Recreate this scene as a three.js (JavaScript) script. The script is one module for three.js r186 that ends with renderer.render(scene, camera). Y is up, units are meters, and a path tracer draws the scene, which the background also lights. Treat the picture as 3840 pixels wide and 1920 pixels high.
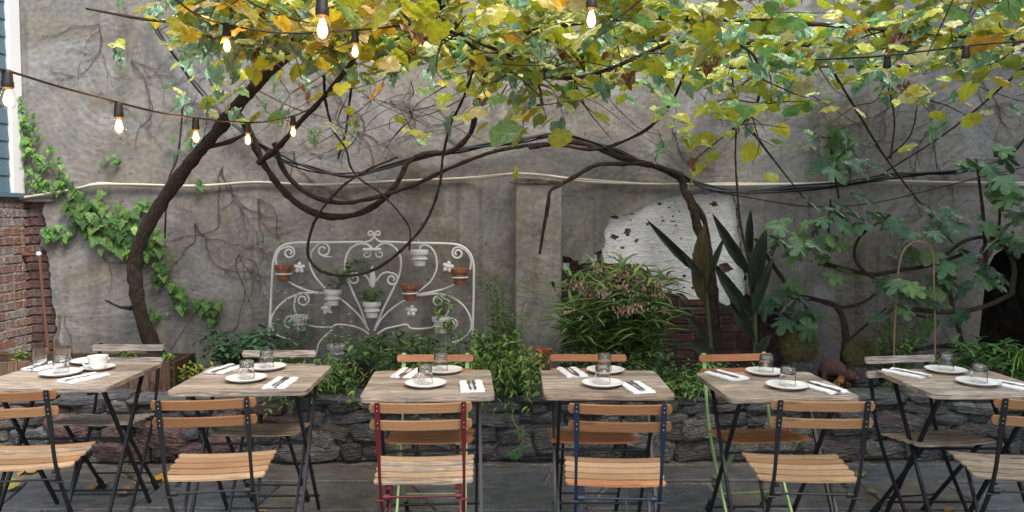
import * as THREE from 'three';
import { mergeGeometries } from 'three/addons/utils/BufferGeometryUtils.js';
import { RoundedBoxGeometry } from 'three/addons/geometries/RoundedBoxGeometry.js';
import { createNoise2D, createNoise3D } from 'simplex-noise';

// ---------------------------------------------------------------- camera, sky, sun, exposure
const F = 2900, CX = 1920, CY = 960, EYE = 1.5, PITCH = Math.atan(145 / F);
const scene = new THREE.Scene();
const camera = new THREE.PerspectiveCamera(2 * Math.atan(CY / F) * 180 / Math.PI, 2, 0.05, 200);
camera.position.set(0, EYE, 0);
camera.rotation.x = -PITCH;

function skyTexture() {                                    // overcast: brighter towards the zenith, the same all round
  const w = 64, h = 64, d = new Float32Array(w * h * 4);
  for (let j = 0; j < h; j++) for (let i = 0; i < w; i++) {
    const el = Math.sin(((j + 0.5) / h - 0.5) * Math.PI), l = el < 0 ? 0.2 : 0.42 + 0.58 * el, k = (j * w + i) * 4;
    d[k] = 0.93 * l; d[k + 1] = 0.985 * l; d[k + 2] = 1.06 * l; d[k + 3] = 1;
  }
  const t = new THREE.DataTexture(d, w, h, THREE.RGBAFormat, THREE.FloatType);
  t.mapping = THREE.EquirectangularReflectionMapping; t.magFilter = THREE.LinearFilter; t.needsUpdate = true;
  return t;
}
scene.background = skyTexture();
scene.environment = scene.background;
scene.backgroundIntensity = 1; scene.environmentIntensity = 1;
const sun = new THREE.DirectionalLight(0xfff3e6, 1.3);
sun.position.set(4.6, 8, 1.2); sun.target.position.set(0, 0, -4);
sun.castShadow = true; sun.shadow.radius = 42; sun.shadow.mapSize.set(2048, 2048);
Object.assign(sun.shadow.camera, { left: -6, right: 6, top: 6, bottom: -6, near: 0.5, far: 30 });
scene.add(sun, sun.target);
const renderer = new THREE.WebGLRenderer({ antialias: true });
renderer.toneMapping = THREE.LinearToneMapping;
renderer.toneMappingExposure = 3.65;
renderer.shadowMap.enabled = true;

// ---------------------------------------------------------------- helpers
let seed = 7;
const R = () => { seed = (seed + 0x6d2b79f5) | 0; let t = Math.imul(seed ^ (seed >>> 15), 1 | seed); t = (t + Math.imul(t ^ (t >>> 7), 61 | t)) ^ t; return ((t ^ (t >>> 14)) >>> 0) / 4294967296; };
const rr = (a, b) => a + (b - a) * R();
const gauss = () => (R() + R() + R() + R() - 2) * 0.866 * 2;
const pick = (a) => a[Math.floor(R() * a.length)];
const n2 = createNoise2D(R), n3 = createNoise3D(R);
const V = (x, y, z) => new THREE.Vector3(x, y, z);
const cl = (x, a, b) => Math.min(b, Math.max(a, x));
const sm = (a, b, x) => { const t = cl((x - a) / (b - a), 0, 1); return t * t * (3 - 2 * t); };
function ray(px, py) { const y = -(py - CY) / F, x = (px - CX) / F, c = Math.cos(PITCH), s = Math.sin(PITCH); return V(x, y * c - s, -y * s - c); }
const atZ = (px, py, z) => { const d = ray(px, py); return d.multiplyScalar(z / d.z).add(V(0, EYE, 0)); };       // a photo pixel on the upright plane at depth z
const atH = (px, py, h) => { const d = ray(px, py); return d.multiplyScalar((h - EYE) / d.y).add(V(0, EYE, 0)); };  // a photo pixel on the level plane at height h
const K = 3840 / 2576, dZ = (x, y, z) => atZ(x * K, y * K, z);
function project(p) { const q = V(p.x, p.y - EYE, p.z), c = Math.cos(PITCH), s = Math.sin(PITCH), y = q.y * c - q.z * s, z = q.y * s + q.z * c; return [CX + F * q.x / -z, CY - F * y / -z, -z]; }

const taken = {};
const numbered = (n) => { taken[n] = (taken[n] ?? -1) + 1; return taken[n] ? n + '_' + String(taken[n]).padStart(3, '0') : n; };
function tag(o, label, category, group, kind) { if (label) o.userData.label = label; if (category) o.userData.category = category; if (group) o.userData.group = group; if (kind) o.userData.kind = kind; return o; }
function mesh(name, geo, mat, parent) { const m = new THREE.Mesh(geo, mat); m.name = name; m.castShadow = m.receiveShadow = true; (parent ?? scene).add(m); return m; }
function thing(name, label, category, pos = [0, 0, 0], turn = 0, group) {
  const g = new THREE.Group(); g.name = numbered(name); g.position.set(...pos); g.rotation.y = turn; scene.add(g);
  return tag(g, label, category, group);
}
const single = (name, label, category, geo, mat, group) => tag(mesh(numbered(name), geo, mat), label, category, group);
const structure = (o) => { o.userData.kind = 'structure'; return o; };

function boxUV(g, ou = 0, ov = 0, s = 1) {                 // uv in metres, projected along the main axis of each face
  if (g.index) g = g.toNonIndexed();
  if (!g.attributes.normal) g.computeVertexNormals();
  const p = g.attributes.position, uv = new Float32Array(p.count * 2), a = V(), b = V(), c = V(), n = V();
  for (let i = 0; i < p.count; i += 3) {
    a.fromBufferAttribute(p, i); b.fromBufferAttribute(p, i + 1); c.fromBufferAttribute(p, i + 2);
    n.copy(b).sub(a).cross(c.clone().sub(a));
    const ax = Math.abs(n.x), ay = Math.abs(n.y), az = Math.abs(n.z), k = ax > ay && ax > az ? 0 : ay > az ? 1 : 2;
    [a, b, c].forEach((v, j) => { const u = k === 0 ? v.z : v.x, w = k === 1 ? v.z : v.y; uv[(i + j) * 2] = u * s + ou; uv[(i + j) * 2 + 1] = w * s + ov; });
  }
  g.setAttribute('uv', new THREE.BufferAttribute(uv, 2));
  return g;
}
const move = (g, x, y, z) => { g.translate(x, y, z); return g; };
const box = (lx, ly, lz, x = 0, y = 0, z = 0) => move(new THREE.BoxGeometry(lx, ly, lz), x, y, z);
const rbox = (lx, ly, lz, r = 0.004, x = 0, y = 0, z = 0) => move(new RoundedBoxGeometry(lx, ly, lz, 1, r), x, y, z);
const merge = (list) => mergeGeometries(list.map((g) => { const q = g.index ? g.toNonIndexed() : g; if (!q.attributes.normal) q.computeVertexNormals(); if (!q.attributes.uv) q.setAttribute('uv', new THREE.BufferAttribute(new Float32Array(q.attributes.position.count * 2), 2)); for (const k of Object.keys(q.attributes)) if (!['position', 'normal', 'uv', 'color'].includes(k)) q.deleteAttribute(k); return q; }));

function tube(pts, r0, r1, { seg = pts.length * 6, rad = 7, rough = 0, closed = false } = {}) {   // tapered tube, optionally gnarled
  const curve = new THREE.CatmullRomCurve3(pts, closed, 'centripetal'), fr = curve.computeFrenetFrames(seg, closed), len = curve.getLength();
  const P = [], N = [], U = [], I = [], q = V(), so = R() * 99;
  for (let i = 0; i <= seg; i++) {
    const t = i / seg, c = curve.getPointAt(t), r = (typeof r0 === 'function' ? r0(t) : r0 + (r1 - r0) * t) * (1 + rough * 1.1 * n2(t * len * 7, so));
    for (let j = 0; j <= rad; j++) {
      const a = j / rad * Math.PI * 2, k = r * (1 + rough * n3(Math.cos(a) * 1.3 + so, Math.sin(a) * 1.3, t * len / (r * 5 + 0.02)));
      q.copy(fr.normals[i]).multiplyScalar(Math.cos(a)).addScaledVector(fr.binormals[i], Math.sin(a));
      P.push(c.x + q.x * k, c.y + q.y * k, c.z + q.z * k); N.push(q.x, q.y, q.z); U.push(j / rad * Math.max(0.05, r * 6.28), t * len);
    }
  }
  for (let i = 0; i < seg; i++) for (let j = 0; j < rad; j++) { const a = i * (rad + 1) + j, b = a + rad + 1; I.push(a, a + 1, b, b, a + 1, b + 1); }
  for (const [ring, c, s] of [[0, curve.getPointAt(0), 1], [seg, curve.getPointAt(closed ? 0 : 1), -1]]) {
    if (closed) continue;
    const m = P.length / 3, tn = curve.getTangentAt(ring ? 1 : 0); P.push(c.x, c.y, c.z); N.push(-tn.x * s, -tn.y * s, -tn.z * s); U.push(0, 0);
    for (let j = 0; j < rad; j++) { const a = ring * (rad + 1) + j; s > 0 ? I.push(m, a + 1, a) : I.push(m, a, a + 1); }
  }
  const g = new THREE.BufferGeometry();
  g.setAttribute('position', new THREE.Float32BufferAttribute(P, 3)); g.setAttribute('normal', new THREE.Float32BufferAttribute(N, 3)); g.setAttribute('uv', new THREE.Float32BufferAttribute(U, 2)); g.setIndex(I);
  return g;
}
const rod = (a, b, r, rad = 6) => tube([a, b], r, r, { seg: 1, rad });
function bar(path, x, mat) {                                // flat bar in a yz plane: path of [z, y, width along x, thickness]
  const P = [], I = [];
  path.forEach(([z, y, w, t], i) => {
    const a = path[Math.max(0, i - 1)], b = path[Math.min(path.length - 1, i + 1)], l = Math.hypot(b[0] - a[0], b[1] - a[1]), nz = -(b[1] - a[1]) / l, ny = (b[0] - a[0]) / l;
    for (const [sx, sn] of [[-1, -1], [1, -1], [1, 1], [-1, 1]]) P.push(x + sx * w / 2, y + sn * ny * t / 2, z + sn * nz * t / 2);
  });
  for (let i = 0; i < path.length - 1; i++) for (let j = 0; j < 4; j++) { const a = i * 4 + j, b = i * 4 + (j + 1) % 4; I.push(a, b, a + 4, b, b + 4, a + 4); }
  const e = (path.length - 1) * 4; I.push(0, 2, 1, 0, 3, 2, e, e + 1, e + 2, e, e + 2, e + 3);
  const g = new THREE.BufferGeometry(); g.setAttribute('position', new THREE.Float32BufferAttribute(P, 3)); g.setIndex(I);
  const f = g.toNonIndexed(); f.computeVertexNormals(); return boxUV(f);
}
const smoothPath = (pts, n) => { const c = new THREE.CatmullRomCurve3(pts.map(([z, y]) => V(z, y, 0))), w = new THREE.CatmullRomCurve3(pts.map((p) => V(p[2], p[3], 0)), false, 'chordal'); return Array.from({ length: n + 1 }, (_, i) => { const p = c.getPoint(i / n), k = Math.min(pts.length - 1.001, i / n * (pts.length - 1)), j = Math.floor(k), f = k - j; return [p.x, p.y, pts[j][2] * (1 - f) + pts[j + 1][2] * f, pts[j][3] * (1 - f) + pts[j + 1][3] * f]; }); };

// ---------------------------------------------------------------- textures (what surfaces are made of)
function tex(w, h, fn, srgb = true) {
  const d = new Uint8Array(w * h * 4), o = [0, 0, 0];
  for (let j = 0; j < h; j++) for (let i = 0; i < w; i++) { fn(i / w, j / h, o); const k = (j * w + i) * 4; for (let c = 0; c < 3; c++) d[k + c] = cl(o[c], 0, 1) * 255; d[k + 3] = 255; }
  const t = new THREE.DataTexture(d, w, h); t.wrapS = t.wrapT = THREE.MirroredRepeatWrapping; t.magFilter = THREE.LinearFilter; t.minFilter = THREE.LinearMipmapLinearFilter;
  if (srgb) t.colorSpace = THREE.SRGBColorSpace; t.needsUpdate = true; return t;
}
const fbm = (x, y, o = 4) => { let s = 0, a = 0.5; for (let i = 0; i < o; i++) { s += a * n2(x, y); x = x * 2.03 + 17.1; y = y * 2.03 + 5.3; a *= 0.5; } return s; };
const rep = (t, x, y = x) => { const c = t.clone(); c.repeat.set(x, y); c.needsUpdate = true; return c; };
// render (plaster): trowel marks, damp patches, pits, pale bloom; 8.6 m x 4.3 m
const plasterF = (u, v) => {
  const x = u * 8.6, y = v * 4.3, wx = x + 0.35 * n2(x * 0.9 + 5, y * 0.9), wy = y + 0.25 * n2(x * 0.8, y * 0.8 + 11);
  const big = fbm(wx * 0.6, wy * 0.8, 4), mid = fbm(wx * 2.3 + 9, wy * 3.1, 5), fine = fbm(x * 15, y * 19, 4);
  const swirl = n2(wx * 3 + 2 * n2(x * 1.1, y * 1.3), wy * 16 + 3 * n2(x * 0.9 + 7, y)) * (0.4 + 0.6 * sm(-0.2, 0.4, n2(x * 0.7, y * 0.9 + 3)));
  const brush = n2(x * 42 + n2(x * 2, y * 3), y * 1.6) * sm(0.0, 0.5, n2(x * 0.55 + 20, y * 0.7));
  const run = Math.max(0, fbm(x * 3.4, y * 0.3 + 3, 3) - 0.16), bloom = Math.max(0, fbm(wx * 1.5 + 40, wy * 1.7, 5) - 0.08), damp = sm(0.12, 0.34, fbm(wx * 0.75 + 70, wy * 0.9, 5)), pit = n2(x * 27, y * 27) > 0.84 && n2(x * 5 + 3, y * 5) > 0.15 ? 1 : 0;
  const scar = Math.abs(n2(x * 2.1 + 0.5 * n2(x * 6, y * 6), y * 2.6 + 31)) < 0.016 && n2(x * 1.1 + 60, y * 1.2) > 0.1 ? 1 : 0, grit = n2(x * 55, y * 55) > 0.72 ? 1 : 0, drip = sm(0.55, 0.8, n2(x * 9, 3)) * sm(-0.1, 0.5, n2(x * 1.3 + 8, y * 0.8));
  return { big, mid, fine, swirl, brush, run, bloom, damp, pit, scar, grit, drip };
};
const plasterTex = tex(2048, 1024, (u, v, o) => {
  const p = plasterF(u, v), l = 0.515 + 0.07 * p.big + 0.055 * p.mid + 0.07 * p.fine + 0.03 * p.swirl + 0.025 * p.brush - 0.13 * p.run + 0.15 * p.bloom - 0.035 * p.damp - 0.2 * p.pit - 0.075 * p.scar + 0.045 * p.grit - 0.05 * p.drip, w = 0.05 * p.big - 0.03 * p.mid + 0.08 * p.bloom - 0.03 * p.damp;
  o[0] = l * (1.0 - w * 0.5); o[1] = l * 0.983; o[2] = l * (0.957 + w);
});
const plasterBump = tex(1024, 512, (u, v, o) => { const p = plasterF(u, v); o[0] = o[1] = o[2] = 0.5 + 0.1 * p.mid + 0.17 * p.fine + 0.1 * p.swirl + 0.05 * p.brush - 0.35 * p.pit - 0.3 * p.scar + 0.08 * p.grit; }, false);
// grain along u; the sheet covers 1 m x 0.25 m
const grainF = (u, v) => { const a = fbm(u * 5, v * 34, 4), b = n2(u * 3, v * 120), c = n2(u * 16, v * 210), knot = Math.max(0, n2(u * 4.2 + 8, v * 5 + 2) - 0.72); return [a, b, c, knot]; };
const oldGrain = tex(1024, 512, (u, v, o) => { const [a, b, c, k] = grainF(u, v), crack = n2(u * 2.6 + 3, v * 50) > 0.6 && n2(u * 6, v * 9) > -0.25 ? 1 : 0, wear = fbm(u * 7 + 3, v * 7, 3), l = 0.66 + 0.24 * a + 0.14 * b + 0.06 * c + 0.13 * wear - k * 0.6 - crack * 0.34, w = 0.05 * wear; o[0] = l * (1 + w); o[1] = l * (0.945 + w * 0.2); o[2] = l * (0.885 - w); });
const newGrain = tex(1024, 512, (u, v, o) => { const [a, b, c, k] = grainF(u, v), l = 0.86 + 0.09 * a + 0.05 * b + 0.05 * c - k * 0.9; o[0] = l; o[1] = l * (0.985 + 0.04 * a); o[2] = l * (0.97 + 0.09 * a); });
const grainBump = tex(1024, 512, (u, v, o) => { const [a, b, c, k] = grainF(u, v); o[0] = o[1] = o[2] = 0.5 + 0.2 * a + 0.18 * b + 0.12 * c - k; }, false);
// rock: 1 m x 1 m
const rockF = (u, v) => [fbm(u * 6, v * 9, 5), fbm(u * 30 + 3, v * 34, 3), n2(u * 5 + n2(u * 9, v * 9) * 0.4, v * 26), Math.max(0, fbm(u * 8 + 30, v * 8, 4) - 0.14)];
const rockTex = tex(1024, 1024, (u, v, o) => { const [a, b, c, li] = rockF(u, v), l = 0.72 + 0.17 * a + 0.14 * b + 0.06 * c + 0.5 * li; o[0] = l * (1 + 0.05 * a); o[1] = l; o[2] = l * (1 - 0.04 * a); });
const rockBump = tex(1024, 1024, (u, v, o) => { const [a, b, c] = rockF(u, v); o[0] = o[1] = o[2] = 0.5 + 0.3 * a + 0.22 * b + 0.12 * c; }, false);
const slateTex = tex(1024, 1024, (u, v, o) => { const a = fbm(u * 5, v * 7, 5), b = fbm(u * 40, v * 40, 3), st = Math.max(0, fbm(u * 4 + 9, v * 3, 4) - 0.1), vein = Math.abs(n2(u * 3 + 0.3 * n2(u * 9, v * 9), v * 3 + 5)) < 0.014 && n2(u * 2, v * 2 + 8) > 0 ? 1 : 0, l = 0.7 + 0.15 * a + 0.09 * b + 0.18 * vein; o[0] = l * (1 + 0.3 * st); o[1] = l * (1 + 0.1 * st); o[2] = l * (1 - 0.08 * st); });
const barkTex = tex(512, 1024, (u, v, o) => { const a = fbm(u * 22, v * 5, 4), b = n2(u * 60, v * 9), l = 0.62 + 0.36 * a + 0.14 * b; o[0] = l; o[1] = l * 0.93; o[2] = l * 0.86; });
const barkBump = tex(512, 1024, (u, v, o) => { o[0] = o[1] = o[2] = 0.5 + 0.5 * fbm(u * 22, v * 5, 4) + 0.2 * n2(u * 60, v * 9); }, false);
const brickTex = tex(512, 512, (u, v, o) => { const a = fbm(u * 9, v * 9, 4), b = fbm(u * 40, v * 40, 2), dust = Math.max(0, fbm(u * 6 + 20, v * 7, 4) + 0.08), l = 0.74 + 0.2 * a + 0.16 * b; o[0] = l + dust * 0.3; o[1] = l + dust * 0.6; o[2] = l + dust * 0.65; });
const whiteTex = tex(1024, 1024, (u, v, o) => { const a = fbm(u * 6, v * 6, 4), b = fbm(u * 28, v * 34, 4), chip = 0.3 * sm(0.46, 0.54, fbm(u * 9 + 7, v * 11, 4)), l = 0.97 + 0.05 * a + 0.08 * b; o[0] = l - chip * 0.36; o[1] = l - chip * 0.43; o[2] = l + 0.01 - chip * 0.45; });

// leaf blade: five main veins with side veins, mottling, brown specks
const veinTex = tex(256, 256, (u, v, o) => {
  const x = (u - 0.5) * 1.1, z = v * 1.25 - 0.2, r = Math.hypot(x, z); let vein = 0;
  for (const a of [0, 0.62, -0.62, 1.3, -1.3]) { const along = x * Math.sin(a) + z * Math.cos(a), off = Math.abs(x * Math.cos(a) - z * Math.sin(a)); if (along > 0) { vein = Math.max(vein, 1 - sm(0.004, 0.016, off)); const s = (along - off * 0.8) * 9; if (off < 0.2) vein = Math.max(vein, 0.5 * (1 - sm(0.03, 0.1, Math.abs(s - Math.round(s))))); } }
  const m = fbm(u * 7, v * 7, 4), speck = sm(0.34, 0.5, fbm(u * 12 + 9, v * 12, 3)) + sm(0.5, 0.7, r * 0.7 + 0.5 * fbm(u * 5 + 3, v * 5, 3)) * 0.35, l = 0.88 + 0.14 * m + 0.1 * vein;
  o[0] = l - 0.1 * speck; o[1] = l - 0.17 * speck; o[2] = l * 0.96 - 0.16 * speck + 0.06 * vein;
});

// ---------------------------------------------------------------- materials
const L = (r, g, b) => new THREE.Color().setRGB(r, g, b);
const mat = (c, rough = 0.8, extra = {}) => new THREE.MeshStandardMaterial({ color: c, roughness: rough, side: THREE.DoubleSide, ...extra });
const plasterMat = mat(L(0.93, 0.92, 0.905), 0.95, { map: rep(plasterTex, 1 / 8.6, 1 / 4.3), bumpMap: rep(plasterBump, 1 / 8.6, 1 / 4.3), bumpScale: 0.012 });
const rock = (r, g, b) => mat(L(r, g, b), 0.86, { map: rep(rockTex, 1.3), bumpMap: rep(rockBump, 1.3), bumpScale: 0.03 });
const wood = (c, old, rough = 0.7) => mat(c, rough, { map: rep(old ? oldGrain : newGrain, 1, 4), bumpMap: rep(grainBump, 1, 4), bumpScale: old ? 0.004 : 0.0016 });
const steel = (c, rough = 0.45) => mat(c, rough, { metalness: 0.15 });
const leafMat = (r, g, b, tr = 0.4, gloss = 0.35) => new THREE.MeshPhysicalMaterial({ color: L(r, g, b), roughness: 1, transmission: tr, thickness: 0, side: THREE.DoubleSide, ior: 1.4, clearcoat: gloss, clearcoatRoughness: 0.45, map: veinTex });
const bark = mat(L(0.21, 0.168, 0.14), 0.95, { map: rep(barkTex, 5, 2.2), bumpMap: rep(barkBump, 5, 2.2), bumpScale: 0.035 });
const twigMat = mat(L(0.085, 0.062, 0.052), 0.9), deadTwig = mat(L(0.085, 0.065, 0.055), 0.95), greenStem = mat(L(0.07, 0.1, 0.03), 0.8), strawMat = mat(L(0.3, 0.2, 0.1), 0.85);

// ================================================================ SETTING
const WALL = -5.75;
// ---- ground: mortar bed and stone slabs
{
  const g = new THREE.Group(); g.name = 'paving'; structure(g); scene.add(g);
  mesh('mortar_bed', boxUV(box(16, 0.1, 14, 0, -0.064, 0.5)), mat(L(0.4, 0.37, 0.345), 0.95, { map: rep(rockTex, 1.7), bumpMap: rep(rockBump, 1.7), bumpScale: 0.02 }), g);
  const mats = [[0.23, 0.25, 0.285], [0.26, 0.275, 0.3], [0.2, 0.22, 0.25], [0.28, 0.265, 0.25], [0.23, 0.225, 0.225]].map(([a, b, c]) => mat(L(a, b, c), 0.5, { map: rep(slateTex, 0.9), bumpMap: rep(rockBump, 0.9), bumpScale: 0.012 }));
  let z = -4.5, row = 0;
  const depths = [0.3, 0.42, 0.55, 0.4, 0.62, 0.5, 0.66, 0.56, 0.7, 0.6, 0.7];
  z = -4.62;
  for (const d of depths) {
    let x = -4.3 + rr(0, 0.4), lean = rr(-0.1, 0.1);
    while (x < 4.9) {
      const w = rr(0.42, 1.15), nl = rr(-0.16, 0.16), gap = rr(0.009, 0.02);
      const q = [[x + lean + gap, z + d - gap + rr(-0.02, 0.02)], [x + w + nl - gap, z + d - gap + rr(-0.02, 0.02)], [x + w - nl - gap, z + gap + rr(-0.02, 0.02)], [x - lean + gap, z + gap + rr(-0.02, 0.02)]];
      const pts = []; q.forEach((a, i) => { const b = q[(i + 1) % 4]; for (let k = 0; k < 3; k++) { const t = k / 3; pts.push(new THREE.Vector2(a[0] + (b[0] - a[0]) * t + (k ? rr(-0.008, 0.008) : 0), -(a[1] + (b[1] - a[1]) * t) + (k ? rr(-0.008, 0.008) : 0))); } });
      const s = new THREE.ExtrudeGeometry(new THREE.Shape(pts), { depth: 0.03, bevelEnabled: true, bevelSize: 0.005, bevelThickness: 0.006, bevelSegments: 1 });
      s.rotateX(-Math.PI / 2); s.translate(0, -0.035 + rr(-0.003, 0.004), 0);
      mesh('slab', boxUV(s, R() * 5, R() * 5), pick(mats), g);
      x += w; lean = nl;
    }
    z += d; row++;
  }
}
// ---- raised bed: dry stone front, soil
const stoneGeos = Array.from({ length: 10 }, (_, k) => {
  const g = new THREE.IcosahedronGeometry(1, 4), p = g.attributes.position, v = V(), e = rr(0.42, 0.62), so = k * 13.7;
  for (let i = 0; i < p.count; i++) {
    v.fromBufferAttribute(p, i);
    const f = (c, q) => Math.sign(c) * Math.pow(Math.abs(c), q), n = 1 + 0.13 * n3(v.x * 1.1 + so, v.y * 1.1, v.z * 1.1) + 0.05 * n3(v.x * 3 + so, v.y * 3, v.z * 3) + 0.02 * n3(v.x * 8, v.y * 8 + so, v.z * 8);
    p.setXYZ(i, f(v.x, e) * 0.5 * n, f(v.y, e + 0.12) * 0.5 * n, f(v.z, e) * 0.5 * n);
  }
  g.computeVertexNormals();
  const nrm = g.attributes.normal.clone();                  // smooth normals from shared positions
  const acc = new Map(), key = (i) => p.getX(i).toFixed(4) + ',' + p.getY(i).toFixed(4) + ',' + p.getZ(i).toFixed(4);
  for (let i = 0; i < p.count; i++) { const q = key(i), a = acc.get(q) ?? V(); a.x += nrm.getX(i); a.y += nrm.getY(i); a.z += nrm.getZ(i); acc.set(q, a); }
  for (let i = 0; i < p.count; i++) { const a = acc.get(key(i)).clone().normalize(); g.attributes.normal.setXYZ(i, a.x, a.y, a.z); }
  return boxUV(g, R() * 3, R() * 3, 0.24);
});
const greyRocks = [rock(0.24, 0.245, 0.26), rock(0.18, 0.184, 0.195), rock(0.3, 0.29, 0.28), rock(0.14, 0.14, 0.145), rock(0.22, 0.195, 0.18), rock(0.26, 0.265, 0.285)];
const redRocks = [rock(0.3, 0.19, 0.185), rock(0.25, 0.17, 0.165), rock(0.32, 0.245, 0.235)];
const front = (x) => -4.68 - 0.012 * (x + 2);
{
  const g = thing('stone_planter_wall', 'low dry stone wall of grey stones edging the planting bed', 'wall');
  const core = new THREE.BoxGeometry(9.2, 0.37, 0.3, 150, 8, 1), p = core.attributes.position;
  for (let i = 0; i < p.count; i++) { const x = p.getX(i), y = p.getY(i); p.setZ(i, p.getZ(i) + front(x) - 0.172 + 0.02 * n3(x * 7, y * 9, 1)); p.setY(i, y + 0.185); }
  core.computeVertexNormals();
  mesh('mortar_core', boxUV(core), rock(0.36, 0.335, 0.31), g);
  const courses = [[0, 0.13], [0.122, 0.105], [0.22, 0.085], [0.298, 0.066]];
  for (const [y, h] of courses) {
    let x = -4.4 + R() * 0.2;
    while (x < 4.6) {
      const left = x < -1.5, w = rr(0.1, left ? 0.27 : 0.36) * (y < 0.1 ? 1.15 : 1), hh = h * (left ? rr(0.75, 1.35) : rr(0.72, 1.15)), d = rr(0.16, 0.22);
      const m = mesh('stone', pick(stoneGeos), left && R() < 0.42 ? pick(redRocks) : pick(greyRocks), g);
      m.scale.set(w * (left ? 0.98 : 1.04), hh * (left ? 1.06 : 1.12), d); m.position.set(x + w / 2, y + h / 2 + 0.014 * n2(x * 2, y * 9), front(x) - d / 2 + rr(0.012, 0.055)); m.rotation.set(rr(-0.15, 0.15), rr(-0.2, 0.2), rr(-0.17, 0.17));
      x += w * rr(0.98, 1.08);
    }
  }
  for (let x = -4.2; x < 4.3; x += rr(0.34, 0.75)) {         // larger stones that span two courses
    const left = x < -1.2, m = mesh('stone', pick(stoneGeos), left && R() < 0.4 ? pick(redRocks) : pick(greyRocks), g), w = rr(0.2, 0.34), h = rr(0.13, 0.2);
    m.scale.set(w, h, 0.2); m.position.set(x, rr(0.08, 0.24), front(x) - 0.1 + rr(0.04, 0.07)); m.rotation.set(rr(-0.15, 0.15), rr(-0.2, 0.2), rr(-0.28, 0.28));
  }
  let x = -4.4;                                             // flat capping stones
  while (x < 4.6) {
    const w = rr(0.22, 0.62), m = mesh('capping_stone', pick(stoneGeos), x < -1.8 && R() < 0.25 ? pick(redRocks) : pick([greyRocks[0], greyRocks[1], greyRocks[5], greyRocks[2]]), g);
    m.scale.set(w * 1.03, rr(0.045, 0.075), rr(0.3, 0.38)); m.position.set(x + w / 2, 0.375 + rr(-0.01, 0.012), front(x) - 0.13 + rr(-0.02, 0.03)); m.rotation.set(rr(-0.05, 0.05), rr(-0.1, 0.1), rr(-0.05, 0.05));
    x += w;
  }
  const bk = mesh('brick', boxUV(rbox(0.2, 0.062, 0.1, 0.004)), mat(L(0.24, 0.1, 0.075), 0.9, { map: rep(brickTex, 3), bumpMap: rep(rockBump, 3), bumpScale: 0.012 }), g);
  const b = atZ(3790, 1517, front(3) + 0.01); bk.position.set(b.x, b.y, b.z); bk.rotation.z = 0.03;
}
{
  const s = new THREE.PlaneGeometry(9.2, 1.1, 120, 20); s.rotateX(-Math.PI / 2);
  const p = s.attributes.position;
  for (let i = 0; i < p.count; i++) { const x = p.getX(i), z = p.getZ(i) - 5.33; p.setXYZ(i, x, 0.355 + 0.03 * n2(x * 2, z * 2) + 0.012 * n2(x * 15, z * 15), z); }
  s.computeVertexNormals();
  structure(mesh('soil', boxUV(s), mat(L(0.035, 0.027, 0.022), 1, { map: rep(rockTex, 3), bumpMap: rep(rockBump, 3), bumpScale: 0.04 })));
  const chip = new THREE.BoxGeometry(0.03, 0.008, 0.014), im = new THREE.InstancedMesh(chip, mat(0xffffff, 0.9), 2600), m4 = new THREE.Matrix4(), q = new THREE.Quaternion(), c = new THREE.Color();
  for (let i = 0; i < 2600; i++) { const x = rr(-3.4, 4), z = rr(-5.7, -4.88), s1 = rr(0.5, 1.5); q.setFromEuler(new THREE.Euler(rr(-0.5, 0.5), R() * 6, rr(-0.5, 0.5))); m4.compose(V(x, 0.362 + 0.03 * n2(x * 2, z * 2) + R() * 0.012, z), q, V(s1, s1, s1)); im.setMatrixAt(i, m4); const k = rr(0.02, 0.075); im.setColorAt(i, c.setRGB(k * 1.1, k * 0.85, k * 0.7)); }
  im.name = 'bark_mulch'; im.castShadow = im.receiveShadow = true; scene.add(tag(im, 'dark bark mulch scattered over the soil of the planting bed', 'mulch', null, 'stuff'));
}
// ---- bricks
const brickGeo = [0, 1, 2].map((k) => boxUV(rbox(0.196, 0.055, 0.08, 0.006), k * 0.31, k * 0.17)), headGeo = [0, 1, 2].map((k) => boxUV(rbox(0.092, 0.055, 0.08, 0.006), k * 0.41, k * 0.27));
const brickMat = (r, g, b) => mat(L(r, g, b), 0.92, { map: rep(brickTex, 3), bumpMap: rep(rockBump, 4), bumpScale: 0.012 });
const redBricks = [brickMat(0.38, 0.17, 0.125), brickMat(0.33, 0.175, 0.145), brickMat(0.42, 0.25, 0.2), brickMat(0.36, 0.25, 0.22), brickMat(0.42, 0.33, 0.3)];
const darkBricks = [brickMat(0.15, 0.06, 0.05), brickMat(0.11, 0.055, 0.05), brickMat(0.19, 0.085, 0.065), brickMat(0.1, 0.07, 0.068)];
const burntBricks = [brickMat(0.2, 0.1, 0.095), brickMat(0.25, 0.14, 0.125), brickMat(0.16, 0.1, 0.098), brickMat(0.3, 0.19, 0.17)];
const whiteMat = mat(L(0.86, 0.87, 0.89), 0.85, { map: rep(whiteTex, 1.1), bumpMap: rep(rockBump, 2), bumpScale: 0.01 });
function bricks(parent, u0, u1, y0, y1, place, choose, headers = 0.15) {
  let row = 0;
  for (let y = y0; y + 0.03 < y1; y += 0.067, row++) {
    let u = u0 - (row % 2 ? 0.104 : 0);
    while (u < u1) {
      const hd = R() < headers, w = hd ? 0.104 : 0.208, m = choose(u + w / 2, y + 0.0335, w);
      if (m) { const b = mesh('brick', pick(hd ? headGeo : brickGeo), m, parent); place(b, u + w / 2, y + 0.0335); b.rotation.z += rr(-0.012, 0.012); }
      u += w;
    }
  }
}
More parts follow.
